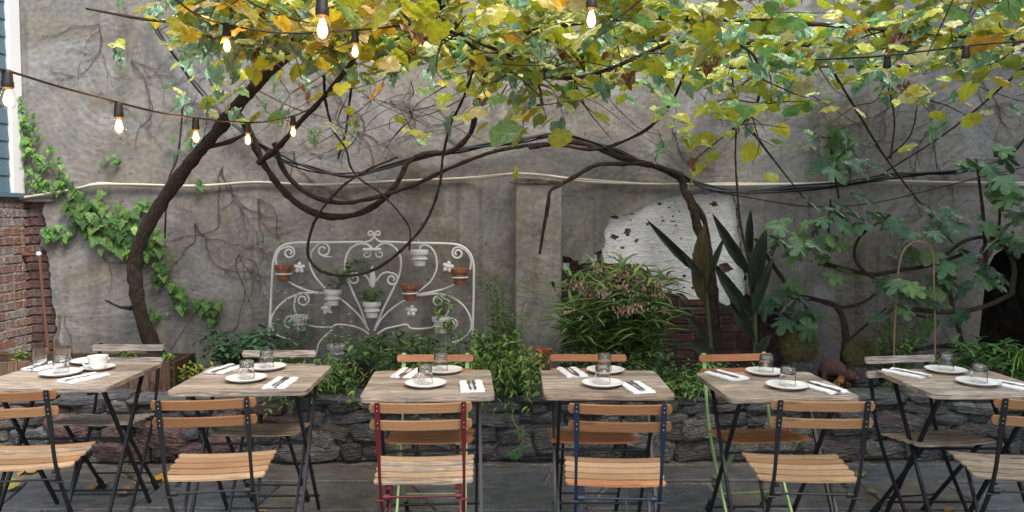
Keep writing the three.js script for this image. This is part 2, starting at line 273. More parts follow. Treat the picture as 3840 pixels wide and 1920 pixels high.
// ---- back wall: thick render over brick, broken away in places
{
  const g = thing('plaster_wall', 'tall weathered grey rendered wall behind the planting bed', 'wall');
  const P = (px, py) => { const q = atZ(px, py, WALL); return [q.x, q.y]; };
  const rough = (pts, j = 0.012, step = 0.03) => { const o = []; for (let i = 0; i < pts.length - 1; i++) { const [a, b] = [pts[i], pts[i + 1]], n = Math.max(1, Math.round(Math.hypot(b[0] - a[0], b[1] - a[1]) / step)); for (let k = 0; k < n; k++) { const t = k / n, x = a[0] + (b[0] - a[0]) * t, y = a[1] + (b[1] - a[1]) * t; o.push([x + j * n2(x * 31, y * 31), y + j * n2(x * 31 + 50, y * 31)]); } } o.push(pts[pts.length - 1]); return o; };
  const za = (x, y) => P(x / 1.982, 700 + y / 1.982), z7 = (x, y) => P(1850 + x / 1.4, 500 + y / 1.4);
  const left = rough([za(165, 85), za(340, 90), za(320, 200), za(340, 290), za(300, 350), za(300, 430), za(345, 480), za(362, 560), za(376, 650), za(380, 760), za(386, 860), za(410, 920), za(416, 1000), za(432, 1080), za(436, 1290), [za(440, 1290)[0], 0.2]], 0.012);
  const patch = rough([[z7(362, 0)[0], 0.2], z7(362, 650), z7(400, 648), z7(455, 690), z7(500, 655), z7(520, 640), z7(588, 602), z7(584, 525), z7(614, 440), z7(640, 430), z7(680, 433), z7(780, 382), z7(862, 342), z7(985, 318), z7(1260, 308), z7(1282, 400), z7(1300, 560), z7(1322, 700), z7(1330, 840), z7(1420, 900), z7(1500, 960), P(2960, 1240), P(2985, 1330), [P(3000, 0)[0], 0.2]], 0.014, 0.03);
  const door = [[P(3692, 0)[0], 0.2], P(3690, 1100), P(3700, 1010), P(3730, 955), P(3790, 915), P(3880, 905), P(3990, 935), [P(4020, 0)[0], 0.2]];
  const outline = [[-3.66, 4.3], ...left, ...patch, ...door, [4.75, 0.2], [4.75, 4.3]].map(([x, y]) => new THREE.Vector2(x, y));
  const pg = new THREE.ExtrudeGeometry(new THREE.Shape(outline), { depth: 0.028, bevelEnabled: false }); pg.translate(0, 0, WALL - 0.028);
  mesh('render_coat', boxUV(pg, 4.2, 0), plasterMat, g);
  const brickWall = new THREE.Shape([[-3.66, 0.1], [P(3692, 0)[0], 0.1], [P(3692, 0)[0], 1.42], [P(4020, 0)[0], 1.42], [P(4020, 0)[0], 0.1], [4.75, 0.1], [4.75, 4.3], [-3.66, 4.3]].map(([x, y]) => new THREE.Vector2(x, y)));
  const bw = new THREE.ExtrudeGeometry(brickWall, { depth: 0.2, bevelEnabled: false }); bw.translate(0, 0, WALL - 0.255);
  mesh('mortar_backing', boxUV(bw), mat(L(0.3, 0.275, 0.255), 0.95, { map: rep(rockTex, 2), bumpMap: rep(rockBump, 2), bumpScale: 0.03 }), g);
  // the coat of white paint that fills the upper part of the bare patch
  const paintBottom = [z7(1320, 850), z7(1240, 900), z7(1160, 870), z7(1060, 880), z7(1000, 850), z7(900, 830), z7(760, 690), z7(585, 680)];

  const paint = rough([z7(575, 690), z7(575, 500), z7(600, 420), z7(700, 400), z7(860, 325), z7(1270, 290), z7(1300, 560), z7(1330, 850), ...paintBottom], 0.018, 0.03);
  const ps = new THREE.Shape(paint.map(([x, y]) => new THREE.Vector2(x, y)));
  const bare = [[706, 516, 17, 22], [637, 545, 20, 13], [757, 565, 12, 11], [826, 645, 42, 46], [1165, 370, 20, 12], [1230, 715, 38, 26], [1290, 470, 24, 55], [640, 440, 22, 8], [880, 370, 14, 8], [985, 640, 14, 8], [1275, 780, 30, 26]];
  const within = (x, y) => { let c = false; for (let i = 0, j = paint.length - 1; i < paint.length; j = i++) { const [xi, yi] = paint[i], [xj, yj] = paint[j]; if ((yi > y) !== (yj > y) && x < (xj - xi) * (y - yi) / (yj - yi) + xi) c = !c; } return c; };
  const fits = ([x, y, a, b]) => [[0, 0], [1, 0], [-1, 0], [0, 1], [0, -1], [0.7, 0.7], [-0.7, 0.7], [0.7, -0.7], [-0.7, -0.7]].every(([u, v]) => within(...z7(x + u * a * 1.8, y + v * b * 1.8)));
  for (let k = 0; k < 60; k++) { const q = [rr(610, 1280), rr(360, 820), rr(4, 13), rr(3, 8)]; if (fits(q) && !bare.some((o) => Math.hypot((q[0] - o[0]) / (q[2] + o[2]), (q[1] - o[1]) / (q[3] + o[3])) < 1.9)) bare.push(q); }
  for (const [x, y, a, b] of bare) { const pts = []; for (let k = 0; k < 14; k++) { const t = k / 14 * 6.283, r = 1 + 0.55 * n2(x + Math.cos(t) * 1.5, y + Math.sin(t) * 1.5); const q = z7(x + Math.cos(t) * a * r, y + Math.sin(t) * b * r); pts.push(new THREE.Vector2(...q)); } if (fits([x, y, a, b])) ps.holes.push(new THREE.Path(pts)); }
  const pgeo = new THREE.ExtrudeGeometry(ps, { depth: 0.005, bevelEnabled: false }); pgeo.translate(0, 0, WALL - 0.0465);
  mesh('white_paint_coat', boxUV(pgeo), whiteMat, g);
  // bricks that show, and those that still press through the paint
  const inPoly = (poly, x, y) => { let c = false; for (let i = 0, j = poly.length - 1; i < poly.length; j = i++) { const [xi, yi] = poly[i], [xj, yj] = poly[j]; if ((yi > y) !== (yj > y) && x < (xj - xi) * (y - yi) / (yj - yi) + xi) c = !c; } return c; };
  const paintZone = (x, y) => inPoly(paint, x, y) && !bare.some(([bx, by, a, b]) => { const [cx, cy] = z7(bx, by); return Math.hypot((x - cx) / (a * 0.00142 + 0.05), (y - cy) / (b * 0.00142 + 0.02)) < 1; });
  bricks(g, P(2090, 0)[0], P(3010, 0)[0], 0.36, 1.83, (b, x, y) => b.position.set(x, y, WALL - (inPoly(paint, x, y) || inPoly(paint, x - 0.1, y) || inPoly(paint, x + 0.1, y) ? 0.0885 : 0.083) + rr(-0.001, 0.002)), (x, y) => (!inPoly(patch, x, y) && !inPoly(patch, x - 0.1, y) && !inPoly(patch, x + 0.1, y) ? null : paintZone(x, y) ? (R() < 0.5 ? pick(burntBricks) : null) : inPoly(paint, x, y) ? pick(burntBricks) : y > 0.95 && R() < 0.2 ? whiteMat : pick(darkBricks)));
  bricks(g, -3.64, P(232, 0)[0], 0.36, za(0, 112)[1], (b, x, y) => b.position.set(x, y, WALL - 0.083 + rr(-0.002, 0.004)), (x, y) => pick(burntBricks), 0.35);
  const cap = P(125, 749); mesh('cement_cap', boxUV(rbox(0.33, 0.04, 0.06, 0.008, cap[0] - 0.005, cap[1] + 0.002, WALL - 0.008), 1, 1), plasterMat, g);
  // pilaster, standing proud of the render
  const pil = [], x0 = P(1936, 0)[0], x1 = P(2101, 0)[0], ty = P(0, 672)[1];
  const pShape = rough([[x0, 0.3], [x0 + 0.004, ty], [x1, ty + 0.01], [x1 - 0.004, 0.9], [x1 - 0.012, 0.3]], 0.004, 0.06).map(([x, y]) => new THREE.Vector2(x, y));
  const pgm = new THREE.ExtrudeGeometry(new THREE.Shape(pShape), { depth: 0.145, bevelEnabled: true, bevelSize: 0.007, bevelThickness: 0.007, bevelSegments: 2 }); pgm.translate(0, 0, WALL - 0.02);
  const cement = plasterMat.clone(); cement.color = L(1.12, 1.1, 1.06); mesh('pilaster', boxUV(pgm, 2.3, 1.1), cement, g);
  const brk = atZ(2010, 682, WALL + 0.135); mesh('broken_cap', boxUV(move(stoneGeos[3].clone().scale(0.34, 0.045, 0.05), brk.x, brk.y, brk.z - 0.012)), rock(0.36, 0.33, 0.29), g);
  // brick arch over the dark opening
  for (let k = 0; k < 9; k++) { const t = Math.PI * (0.04 + 0.92 * k / 8), c = P(3855, 1010), b = mesh('arch_brick', pick(headGeo), pick(darkBricks), g); b.position.set(c[0] - Math.cos(t) * 0.36, c[1] + Math.sin(t) * 0.22 + 0.03, WALL - 0.03); b.rotation.z = Math.PI / 2 + (Math.PI / 2 - t) * 1; }
}
// dark cellar behind the opening
{
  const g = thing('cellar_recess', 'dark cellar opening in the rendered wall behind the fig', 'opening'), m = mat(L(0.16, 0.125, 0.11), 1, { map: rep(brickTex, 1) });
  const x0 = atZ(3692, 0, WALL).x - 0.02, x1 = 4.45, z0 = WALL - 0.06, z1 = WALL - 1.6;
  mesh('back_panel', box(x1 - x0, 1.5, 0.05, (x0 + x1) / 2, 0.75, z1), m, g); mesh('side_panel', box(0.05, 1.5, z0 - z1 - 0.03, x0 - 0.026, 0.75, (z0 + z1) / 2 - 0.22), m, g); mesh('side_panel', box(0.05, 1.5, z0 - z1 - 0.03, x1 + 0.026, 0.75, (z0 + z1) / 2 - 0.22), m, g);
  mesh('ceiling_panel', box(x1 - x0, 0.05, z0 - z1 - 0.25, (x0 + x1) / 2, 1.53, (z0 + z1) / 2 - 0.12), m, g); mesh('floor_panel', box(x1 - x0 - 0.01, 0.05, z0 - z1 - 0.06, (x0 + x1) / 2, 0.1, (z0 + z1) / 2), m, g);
}
// ---- left side: brick wall below, blue clapboard house above
const SIDE = -3.62;
{
  const g = thing('brick_side_wall', 'red brick wall with pale mortar below the blue clapboards', 'wall');
  mesh('mortar_backing', boxUV(box(0.2, 1.66, 8, SIDE - 0.1045, 0.83, WALL + 4)), mat(L(0.55, 0.525, 0.5), 0.95, { map: rep(rockTex, 2), bumpMap: rep(rockBump, 2), bumpScale: 0.03 }), g);
  bricks(g, -WALL - 1.7, -WALL, 0.02, 1.63, (b, u, y) => { b.position.set(SIDE - 0.04 + rr(-0.004, 0.004), y, -u); b.rotation.y = Math.PI / 2; }, (u) => pick(redBricks), 0.5);
}
{
  const g = thing('blue_house', 'house side clad in slate blue clapboards with white corner board', 'house');
  const blue = mat(L(0.085, 0.15, 0.2), 0.55, { bumpMap: rep(grainBump, 1, 4), bumpScale: 0.0015 }), trim = mat(L(0.74, 0.76, 0.78), 0.5);
  mesh('sheathing', box(0.2, 4.6, 8.2, SIDE - 0.14, 3.98, WALL + 4.1), mat(L(0.1, 0.12, 0.14), 0.9), g);
  const bg = boxUV(box(0.014, 0.137, 7.6)), y0 = 1.68;
  for (let k = 0; k < 26; k++) { const b = mesh('clapboard', bg, blue, g); b.position.set(SIDE - 0.005, y0 + 0.065 + k * 0.123, WALL + 0.16 + 3.8); b.rotation.z = 0.075; }
  mesh('corner_board', rbox(0.05, 3.4, 0.13, 0.004, SIDE + 0.0, 1.675 + 1.7, WALL + 0.088), trim, g);
  mesh('drip_board', rbox(0.06, 0.03, 7.9, 0.004, SIDE + 0.004, 1.658, WALL + 0.03 + 3.95), blue, g);
}
// ---- unseen tall wall, added beyond the fig to shade that side of the yard
{
  const g = thing('added_shade_wall', 'unseen dark brick wall added beyond the fig to shade the yard', 'house');
  mesh('wall', boxUV(box(0.3, 7.5, 12, 4.95, 3.75, 0.1)), mat(L(0.12, 0.09, 0.08), 0.95, { map: rep(brickTex, 1), bumpMap: rep(rockBump, 1), bumpScale: 0.01 }), g);
}
// rusty pipe
{
  const g = thing('rusty_pipe', 'thin rusty pipe climbing the brick beside the rendered wall', 'pipe'), m = mat(L(0.13, 0.055, 0.04), 0.85), z = WALL + 0.05;
  mesh('riser', tube([atZ(147, 955, z), atZ(160, 1110, z), atZ(182, 1345, z), atZ(184, 1400, z)], 0.012, 0.012, { seg: 12, rad: 8 }), m, g);
  mesh('branch', tube([atZ(78, 956, z - 0.02), atZ(147, 954, z)], 0.015, 0.013, { seg: 4, rad: 8, rough: 0.2 }), m, g);
  const c = atZ(145, 953, z); mesh('elbow', new THREE.SphereGeometry(0.02, 12, 8).translate(c.x, c.y, c.z), mat(L(0.6, 0.62, 0.64), 0.5), g);
}

// ================================================================ FURNITURE
const black = steel(L(0.012, 0.013, 0.016)), redSteel = steel(L(0.11, 0.006, 0.01), 0.45), blueSteel = steel(L(0.01, 0.02, 0.05), 0.4), greenSteel = steel(L(0.34, 0.52, 0.22), 0.45), screwMat = mat(L(0.3, 0.3, 0.3), 0.45, { metalness: 0.8 });
const honey = ['#a57b52', '#9c7048', '#ad845c', '#946943'].map((c) => wood(c, false, 0.5)), orangeWood = ['#c4865a', '#bd7e51', '#ca8f66'].map((c) => wood(c, false, 0.5)), seatHoney = ['#c3a27e', '#b99672', '#caac8b', '#b08b66'].map((c) => wood(c, false, 0.6)), greyWood = [L(0.98, 0.97, 0.98), L(0.88, 0.87, 0.88), L(1, 0.99, 1)].map((c) => wood(c, true, 0.85)), greySeat = [L(0.78, 0.68, 0.56), L(0.7, 0.62, 0.52), L(0.86, 0.77, 0.66)].map((c) => wood(c, true, 0.8)), tableWood = [L(0.95, 0.9, 0.86), L(0.74, 0.68, 0.63), L(1, 0.96, 0.92), L(0.62, 0.54, 0.48), L(0.85, 0.82, 0.8), L(0.9, 0.78, 0.67), L(0.7, 0.66, 0.64)].map((c) => wood(c, true, 0.82));

function slatGeo(lx, ly, lz, bend, axis, ou) {               // a board with eased corners, bowed by `bend`
  const g = new THREE.BoxGeometry(lx, ly, lz, 10, axis === 'z' ? 3 : 1, axis === 'y' ? 3 : 1), p = g.attributes.position;
  for (let i = 0; i < p.count; i++) {
    let x = p.getX(i), y = p.getY(i), z = p.getZ(i); const t = x / (lx / 2), e = axis === 'z' ? Math.abs(y) / (ly / 2) : Math.abs(z) / (lz / 2);
    if (Math.abs(t) > 0.99 && e > 0.99) x *= 1 - 0.006 / (lx / 2);
    if (axis === 'z') z += bend * (1 - t * t); else y -= bend * (1 - t * t);
    p.setXYZ(i, x, y, z);
  }
  const q = g.toNonIndexed(); q.computeVertexNormals(); return boxUV(q, ou, ou * 0.37);
}
const backSlats = [0, 1, 2, 3].map((k) => slatGeo(0.388, 0.036, 0.012, 0.014, 'z', k * 0.73 + 0.1)), seatSlats = [0, 1, 2, 3, 4].map((k) => slatGeo(0.408 - k * 0.003, 0.008, 0.044, 0.007, 'y', k * 0.57 + 0.2));
const postPath = smoothPath([[0.216, 0.806, 0.019, 0.007], [0.2, 0.73, 0.02, 0.007], [0.182, 0.65, 0.019, 0.008], [0.165, 0.57, 0.012, 0.01], [0.148, 0.5, 0.011, 0.013], [0.116, 0.42, 0.011, 0.015], [0.045, 0.3, 0.011, 0.015], [-0.06, 0.15, 0.011, 0.015], [-0.17, 0, 0.011, 0.015]], 30);
const chairGeo = {
  post: [-1, 1].map((s) => bar(postPath, s * 0.162)),
  leg: [-1, 1].map((s) => bar([[-0.18, 0.452, 0.011, 0.016], [0.0, 0.225, 0.011, 0.016], [0.18, 0.004, 0.011, 0.016]], s * 0.145)),
  rail: [-1, 1].map((s) => bar([[-0.21, 0.459, 0.018, 0.006], [0, 0.44, 0.018, 0.006], [0.09, 0.431, 0.018, 0.006]], s * 0.135)),
  hinge: merge([rod(V(-0.16, 0.41, 0.112), V(0.16, 0.41, 0.112), 0.0045), ...[-1, 1].map((s) => rod(V(s * 0.128, 0.41, 0.112), V(s * 0.152, 0.41, 0.112), 0.012, 8)), ...[-1, 1].map((s) => rod(V(s * 0.15, 0.398, 0.118), V(s * 0.182, 0.398, 0.118), 0.0045))]),
  lowRod: rod(V(-0.16, 0.075, -0.115), V(0.16, 0.075, -0.115), 0.0045), rearRod: rod(V(-0.145, 0.12, 0.085), V(0.145, 0.12, 0.085), 0.0045),
  foot: [-1, 1].map((s) => bar([[0.122, 0.074, 0.017, 0.024], [0.182, 0, 0.017, 0.024]], s * 0.145)),
  screws: merge([-1, 1].flatMap((s) => [0.793, 0.775, 0.725, 0.705].map((y) => new THREE.SphereGeometry(0.003, 6, 4).translate(s * 0.162, y, 0.216 - (0.806 - y) * 0.21 + 0.004)))),
};
function chair(px, py, turn, label, back, seat, frame, rotTweak = 0) {  // px, py: middle of the top edge of the backrest, 0.802 m up
  const p = atH(px, py, 0.802), a = turn, ox = Math.sin(a) * 0.205, oz = Math.cos(a) * 0.205;
  const g = thing('folding_chair', label, 'chair', [p.x - ox, 0, p.z - oz], a, 'folding bistro chairs');
  const slat = (y, z) => { const m = mesh('back_slat', pick(backSlats), pick(back), g); m.position.set(0, y, z); m.rotation.x = 0.2; };
  slat(0.784, 0.193); slat(0.715, 0.179);
  for (let k = 0; k < 5; k++) { const m = mesh('seat_slat', seatSlats[k], pick(seat), g); m.position.set(rr(-0.003, 0.003), 0.47 - 0.005 * k, -0.192 + k * 0.0585); m.rotation.x = k === 0 ? -0.06 : 0.085; }
  for (const k of [0, 1]) { mesh('back_post', chairGeo.post[k], frame, g); mesh('leg', chairGeo.leg[k], frame, g); mesh('seat_rail', chairGeo.rail[k], frame, g); mesh('foot', chairGeo.foot[k], black, g); }
  mesh('hinge_rod', chairGeo.hinge, frame, g); mesh('stretcher', chairGeo.lowRod, frame, g); mesh('stretcher', chairGeo.rearRod, frame, g); mesh('screw_heads', chairGeo.screws, screwMat, g);
  return g;
}
const D = Math.PI / 180;
chair(10, 1471, 10 * D, 'honey slat folding chair, black frame, facing the table with carafe and cup', honey, [...seatHoney, greySeat[2]], black);
chair(762, 1499, 8 * D, 'honey slat folding chair, black frame, between the carafe table and the red chair', honey, seatHoney, black);
chair(1577, 1511, 3 * D, 'honey slat folding chair with a red steel frame', honey, [seatHoney[2], greySeat[2], seatHoney[0]], redSteel);
chair(2326, 1517, -3 * D, 'honey slat folding chair with a dark blue steel frame', honey, seatHoney.concat(orangeWood[2]), blueSteel);
chair(3088, 1505, -3.5 * D, 'honey slat folding chair, black frame, facing a pale green framed chair', honey, seatHoney, black);
chair(3940, 1502, -9 * D, 'folding chair with honey back slats, greyed seat and black frame', honey, greySeat, black);
chair(485, 1290, 181 * D, 'grey weathered folding chair by the plank trough at the carafe table', greyWood, greyWood, black);
chair(1050, 1312, 180 * D, 'grey weathered folding chair below the white headboard', greyWood, greySeat, black);
chair(1633, 1328, 181 * D, 'orange slat folding chair, pale green frame, facing the red framed chair', orangeWood, orangeWood, greenSteel);
chair(2205, 1327, 179 * D, 'orange slat folding chair, black frame, facing the blue framed chair', orangeWood, orangeWood, black);
chair(2755, 1326, 187 * D, 'orange slat folding chair, pale green frame, below the big dark canna leaves', orangeWood, orangeWood, greenSteel);
chair(3369, 1332, 190 * D, 'grey weathered folding chair in front of the bamboo hoop', greyWood, greySeat, black);

const TOP = 0.742;
function table(quad, label) {
  const q = quad.map(([x, y]) => atH(x, y, TOP)), c = q.reduce((a, b) => a.clone().add(b)).multiplyScalar(0.25), across = q[1].clone().sub(q[0]).add(q[2]).sub(q[3]), W = cl((q[1].distanceTo(q[0]) + q[2].distanceTo(q[3])) / 2, 0.56, 0.62), dp = cl((q[0].distanceTo(q[3]) + q[1].distanceTo(q[2])) / 2, 0.54, 0.62), turn = Math.atan2(-across.z, across.x);
  const back = q[0].clone().add(q[1]).sub(q[2]).sub(q[3]), t2 = Math.atan2(-back.x, -back.z), a = (turn * 0.4 + t2 * 0.6);
  const g = thing('bistro_table', label, 'table', [c.x, 0, c.z], a, 'wooden bistro tables'), n = 8, pw = dp / n;
  for (let k = 0; k < n; k++) {
    const z0 = -dp / 2 + k * pw + 0.002, z1 = -dp / 2 + (k + 1) * pw - 0.002, r = 0.035, x = W / 2, s = new THREE.Shape();
    if (k === 0) { s.moveTo(-x, -z1); s.lineTo(x, -z1); s.lineTo(x, -z0 - r); s.quadraticCurveTo(x, -z0, x - r, -z0); s.lineTo(-x + r, -z0); s.quadraticCurveTo(-x, -z0, -x, -z0 - r); }
    else if (k === n - 1) { s.moveTo(-x, -z0); s.lineTo(x, -z0); s.lineTo(x, -z1 + r); s.quadraticCurveTo(x, -z1, x - r, -z1); s.lineTo(-x + r, -z1); s.quadraticCurveTo(-x, -z1, -x, -z1 + r); }
    else { s.moveTo(-x, -z0); s.lineTo(-x, -z1); s.lineTo(x, -z1); s.lineTo(x, -z0); }
    const e = new THREE.ExtrudeGeometry(s, { depth: 0.018, bevelEnabled: true, bevelSize: 0.0012, bevelThickness: 0.0022, bevelSegments: 1, curveSegments: 6 });
    e.rotateX(-Math.PI / 2); e.translate(0, TOP - 0.0204 + rr(-0.0006, 0.0004), 0);
    mesh('plank', boxUV(e, R() * 7, R() * 7), pick(tableWood), g);
  }
  const lx = W / 2 - 0.055;
  for (const s of [-1, 1]) {
    mesh('leg', bar([[-0.19, 0.715, 0.013, 0.018], [0.27, 0.004, 0.013, 0.018]], s * lx), black, g);
    mesh('leg', bar([[0.19, 0.715, 0.013, 0.018], [-0.27, 0.004, 0.013, 0.018]], s * (lx - 0.016)), black, g);
    mesh('foot', bar([[0.217, 0.085, 0.018, 0.026], [0.272, 0, 0.018, 0.026]], s * lx), black, g);
    mesh('top_rail', box(0.018, 0.02, dp - 0.06, s * (lx - 0.03), TOP - 0.032, 0), black, g);
  }
  for (const z of [-0.19, 0.19]) mesh('stretcher', box(lx * 2 - 0.04, 0.012, 0.016, 0, 0.705, z), black, g);
  mesh('stretcher', rod(V(-lx, 0.425, 0), V(lx, 0.425, 0), 0.006), black, g);
  for (const z of [-0.225, 0.21]) mesh('stretcher', rod(V(-lx, 0.088 + (z > 0 ? 0.012 : 0), z), V(lx, 0.088 + (z > 0 ? 0.012 : 0), z), 0.006), black, g);
  return g;
}
const tables = [
  ['the carafe table', [[180, 1348], [590, 1360], [395, 1461], [-125, 1459]], 'weathered plank bistro table set with a glass carafe and coffee cup'],
  ['the table beside the carafe table', [[794, 1368], [1221, 1374], [1160, 1472], [648, 1463]], 'weathered plank bistro table between the carafe table and the red chair'],
  ['the red chair\'s table', [[1399, 1389], [1834, 1388], [1860, 1487], [1358, 1490]], 'weathered plank bistro table that the red framed chair faces'],
  ['the blue chair\'s table', [[2025, 1385], [2446, 1393], [2537, 1482], [2050, 1482]], 'weathered plank bistro table that the dark blue framed chair faces'],
  ['the canna table', [[2617, 1399], [3024, 1393], [3214, 1487], [2747, 1493]], 'brown weathered plank bistro table by the green framed chair under the canna'],
  ['the hoop table', [[3287, 1387], [3706, 1393], [3985, 1474], [3496, 1474]], 'brown weathered plank bistro table in front of the bamboo hoop'],
].map(([nick, quad, label]) => ({ nick, g: table(quad, label) }));

// ---- table ware
const china = mat(L(0.8, 0.8, 0.79), 0.22), linen = mat(L(0.76, 0.76, 0.79), 0.95), silver = mat(L(0.62, 0.62, 0.63), 0.22, { metalness: 1 });
const glass = new THREE.MeshPhysicalMaterial({ color: L(0.985, 0.99, 0.99), roughness: 0.02, transmission: 1, thickness: 0.01, ior: 1.45, side: THREE.DoubleSide });
const lathe = (pts, n = 36) => { const g = new THREE.LatheGeometry(pts.map(([x, y]) => new THREE.Vector2(x, y)), n); g.computeVertexNormals(); return g; };
const plateGeo = lathe([[0, 0.004], [0.052, 0.003], [0.055, 0], [0.06, 0.001], [0.078, 0.008], [0.0925, 0.0155], [0.0935, 0.0175], [0.0915, 0.0185], [0.076, 0.0115], [0.06, 0.0065], [0.03, 0.006], [0, 0.006]], 48);
const saucerGeo = lathe([[0, 0.003], [0.04, 0.002], [0.045, 0], [0.06, 0.006], [0.078, 0.014], [0.079, 0.016], [0.06, 0.009], [0.04, 0.005], [0, 0.005]], 40);
const cupGeo = merge([lathe([[0, 0.002], [0.026, 0], [0.028, 0.003], [0.036, 0.014], [0.043, 0.035], [0.047, 0.06], [0.0485, 0.063], [0.0455, 0.061], [0.041, 0.036], [0.034, 0.017], [0.022, 0.008], [0, 0.007]], 36), tube([V(-0.042, 0.05, 0), V(-0.064, 0.05, 0), V(-0.07, 0.035, 0), V(-0.058, 0.018, 0), V(-0.037, 0.018, 0)], 0.0045, 0.004, { seg: 18, rad: 8 })]);
const tumblerGeo = lathe([[0.0335, 0], [0.0345, 0.001], [0.0335, 0.055], [0.0325, 0.079], [0.031, 0.082], [0, 0.083], [0, 0.074], [0.0295, 0.073], [0.0312, 0.05], [0.032, 0.0012], [0.0335, 0]], 32);
const tallGeo = lathe([[0, 0.001], [0.032, 0], [0.034, 0.003], [0.035, 0.06], [0.0355, 0.1], [0.0342, 0.1005], [0.0335, 0.06], [0.032, 0.008], [0, 0.008]], 32);
const carafeGeo = lathe([[0, 0.001], [0.041, 0], [0.044, 0.005], [0.044, 0.11], [0.041, 0.13], [0.026, 0.165], [0.0175, 0.195], [0.0165, 0.235], [0.0185, 0.25], [0.017, 0.25], [0.0148, 0.233], [0.0155, 0.196], [0.0235, 0.166], [0.0385, 0.13], [0.0415, 0.11], [0.0415, 0.008], [0, 0.008]], 36);
function napkinGeo(s) {
  const sheet = (w, l, t, x, z, y, hump, so) => { const g = new RoundedBoxGeometry(w, t, l, 3, Math.min(t, w) * 0.45), b = new THREE.BoxGeometry(w, t, l, 8, 2, 14), p = b.attributes.position; for (let i = 0; i < p.count; i++) { const px = p.getX(i), pz = p.getZ(i), e = Math.min(1, (w / 2 - Math.abs(px)) / 0.008 + 0.3), top = p.getY(i) > 0; p.setXYZ(i, px + x + 0.003 * n2(pz * 25 + so, so), y + t / 2 + (top ? p.getY(i) * e + hump * (1 - (2 * px / w) ** 2) * (0.7 + 0.5 * n2(pz * 22 + so, px * 15)) : p.getY(i)), pz + z + 0.004 * n2(px * 30 + so, so)); } b.computeVertexNormals(); return b; };
  return merge([sheet(0.105, 0.2, 0.004, 0, 0, 0, 0.001, s), sheet(0.036, 0.196, 0.006, -0.034, 0.001, 0.004, 0.005, s + 5), sheet(0.04, 0.194, 0.006, 0.032, -0.002, 0.004, 0.006, s + 9)]);
}
const napkins = [0, 1, 2].map((k) => napkinGeo(k * 31.7));
const flat = (pts, t) => { const s = new THREE.Shape(); pts.forEach(([x, y], i) => (i ? s.lineTo(x, y) : s.moveTo(x, y))); const g = new THREE.ExtrudeGeometry(s, { depth: t, bevelEnabled: true, bevelSize: 0.0008, bevelThickness: 0.0008, bevelSegments: 1 }); g.rotateX(-Math.PI / 2); return g; };
const knifeGeo = flat([[-0.006, -0.1], [0.006, -0.1], [0.0065, -0.06], [0.005, -0.002], [0.009, 0.004], [0.0095, 0.06], [0.006, 0.092], [-0.002, 0.1], [-0.006, 0.06], [-0.005, 0]], 0.0024);
const forkGeo = flat([[-0.007, -0.095], [0.007, -0.095], [0.004, -0.04], [0.003, 0.02], [0.01, 0.038], [0.0115, 0.092], [0.0085, 0.092], [0.0075, 0.05], [0.0045, 0.05], [0.0045, 0.092], [0.0015, 0.092], [0.001, 0.05], [-0.001, 0.05], [-0.0015, 0.092], [-0.0045, 0.092], [-0.0045, 0.05], [-0.0075, 0.05], [-0.0085, 0.092], [-0.0115, 0.092], [-0.01, 0.038], [-0.003, 0.02], [-0.004, -0.04]], 0.002);
const seats = [['grey', 'honey'], ['grey', 'honey'], ['green', 'red'], ['black', 'blue'], ['green', 'black'], ['grey', 'honey']];
function put(name, label, cat, geo, m, px, py, h, turn, group) { const p = atH(px, py, h), o = single(name, label, cat, geo, m, group); o.position.set(p.x, h, p.z); o.rotation.y = turn; return o; }
function place(t, side, plate, tumbler, napkin, turn, which = 0) {
  const nick = tables[t].nick, where = `at the ${seats[t][side]} chair's place on ${nick}`, a = tables[t].g.rotation.y, T = TOP + 0.0015;
  if (plate) put('dinner_plate', `white plate ${where}`, 'plate', plateGeo, china, plate[0], plate[1], T, R() * 6, 'white plates on the tables');
  if (tumbler) { const p = atH(plate[0], plate[1], T), q = atH(tumbler[0], tumbler[1], T + 0.0065); const o = single('glass_tumbler', `upturned tumbler ${where}`, 'glass', tumblerGeo, glass, 'upturned tumblers on the plates'); const d = V(q.x - p.x, 0, q.z - p.z); if (d.length() > 0.022) d.setLength(0.022); o.position.set(p.x + d.x, T + 0.0067, p.z + d.z); }
  if (napkin) {
    const p = atH(napkin[0], napkin[1], T), b = a + turn;
    const lay = (name, label, cat, geo, m, ox, oz, y, tilt, grp) => { const o = single(name, label, cat, geo, m, grp); o.position.set(p.x + Math.cos(b) * ox + Math.sin(b) * oz, y, p.z - Math.sin(b) * ox + Math.cos(b) * oz); o.rotation.y = b + tilt; return o; };
    lay('napkin', `folded napkin ${where}`, 'napkin', pick(napkins), linen, 0, 0, T, 0, 'folded napkins on the tables');
    const flip = side === 0 ? Math.PI : 0;
    lay('fork', `steel fork ${where}`, 'fork', forkGeo, silver, -0.011, rr(-0.02, 0.02), T + 0.008, flip + rr(-0.08, 0.08), 'forks on the napkins');
    lay('knife', `steel knife ${where}`, 'knife', knifeGeo, silver, 0.011, rr(-0.025, 0.025), T + 0.0085, flip + rr(-0.1, 0.1), 'knives on the napkins');
  }
}
place(0, 1, [229, 1406], [226, 1394], [312, 1421], 4 * D - 0.5); place(0, 0, null, null, [172, 1376], -0.25);
place(1, 1, [924, 1427], [928, 1415], [1053, 1440], -0.05); place(1, 0, [1002, 1384], [999, 1374], [848, 1387], -0.28);
place(2, 1, [1597, 1447], [1592, 1435], [1769, 1453], 0.04); place(2, 0, [1664, 1396], [1650, 1388], [1526, 1402], -0.2);
place(3, 1, [2259, 1446], [2261, 1434], [2387, 1457], 0.2); place(3, 0, [2270, 1396], [2266, 1386], [2145, 1400], 0.22);
place(4, 1, [2952, 1454], [2956, 1441], [3084, 1458], 0.35); place(4, 0, [2870, 1402], [2873, 1394], [2724, 1412], 0.42);
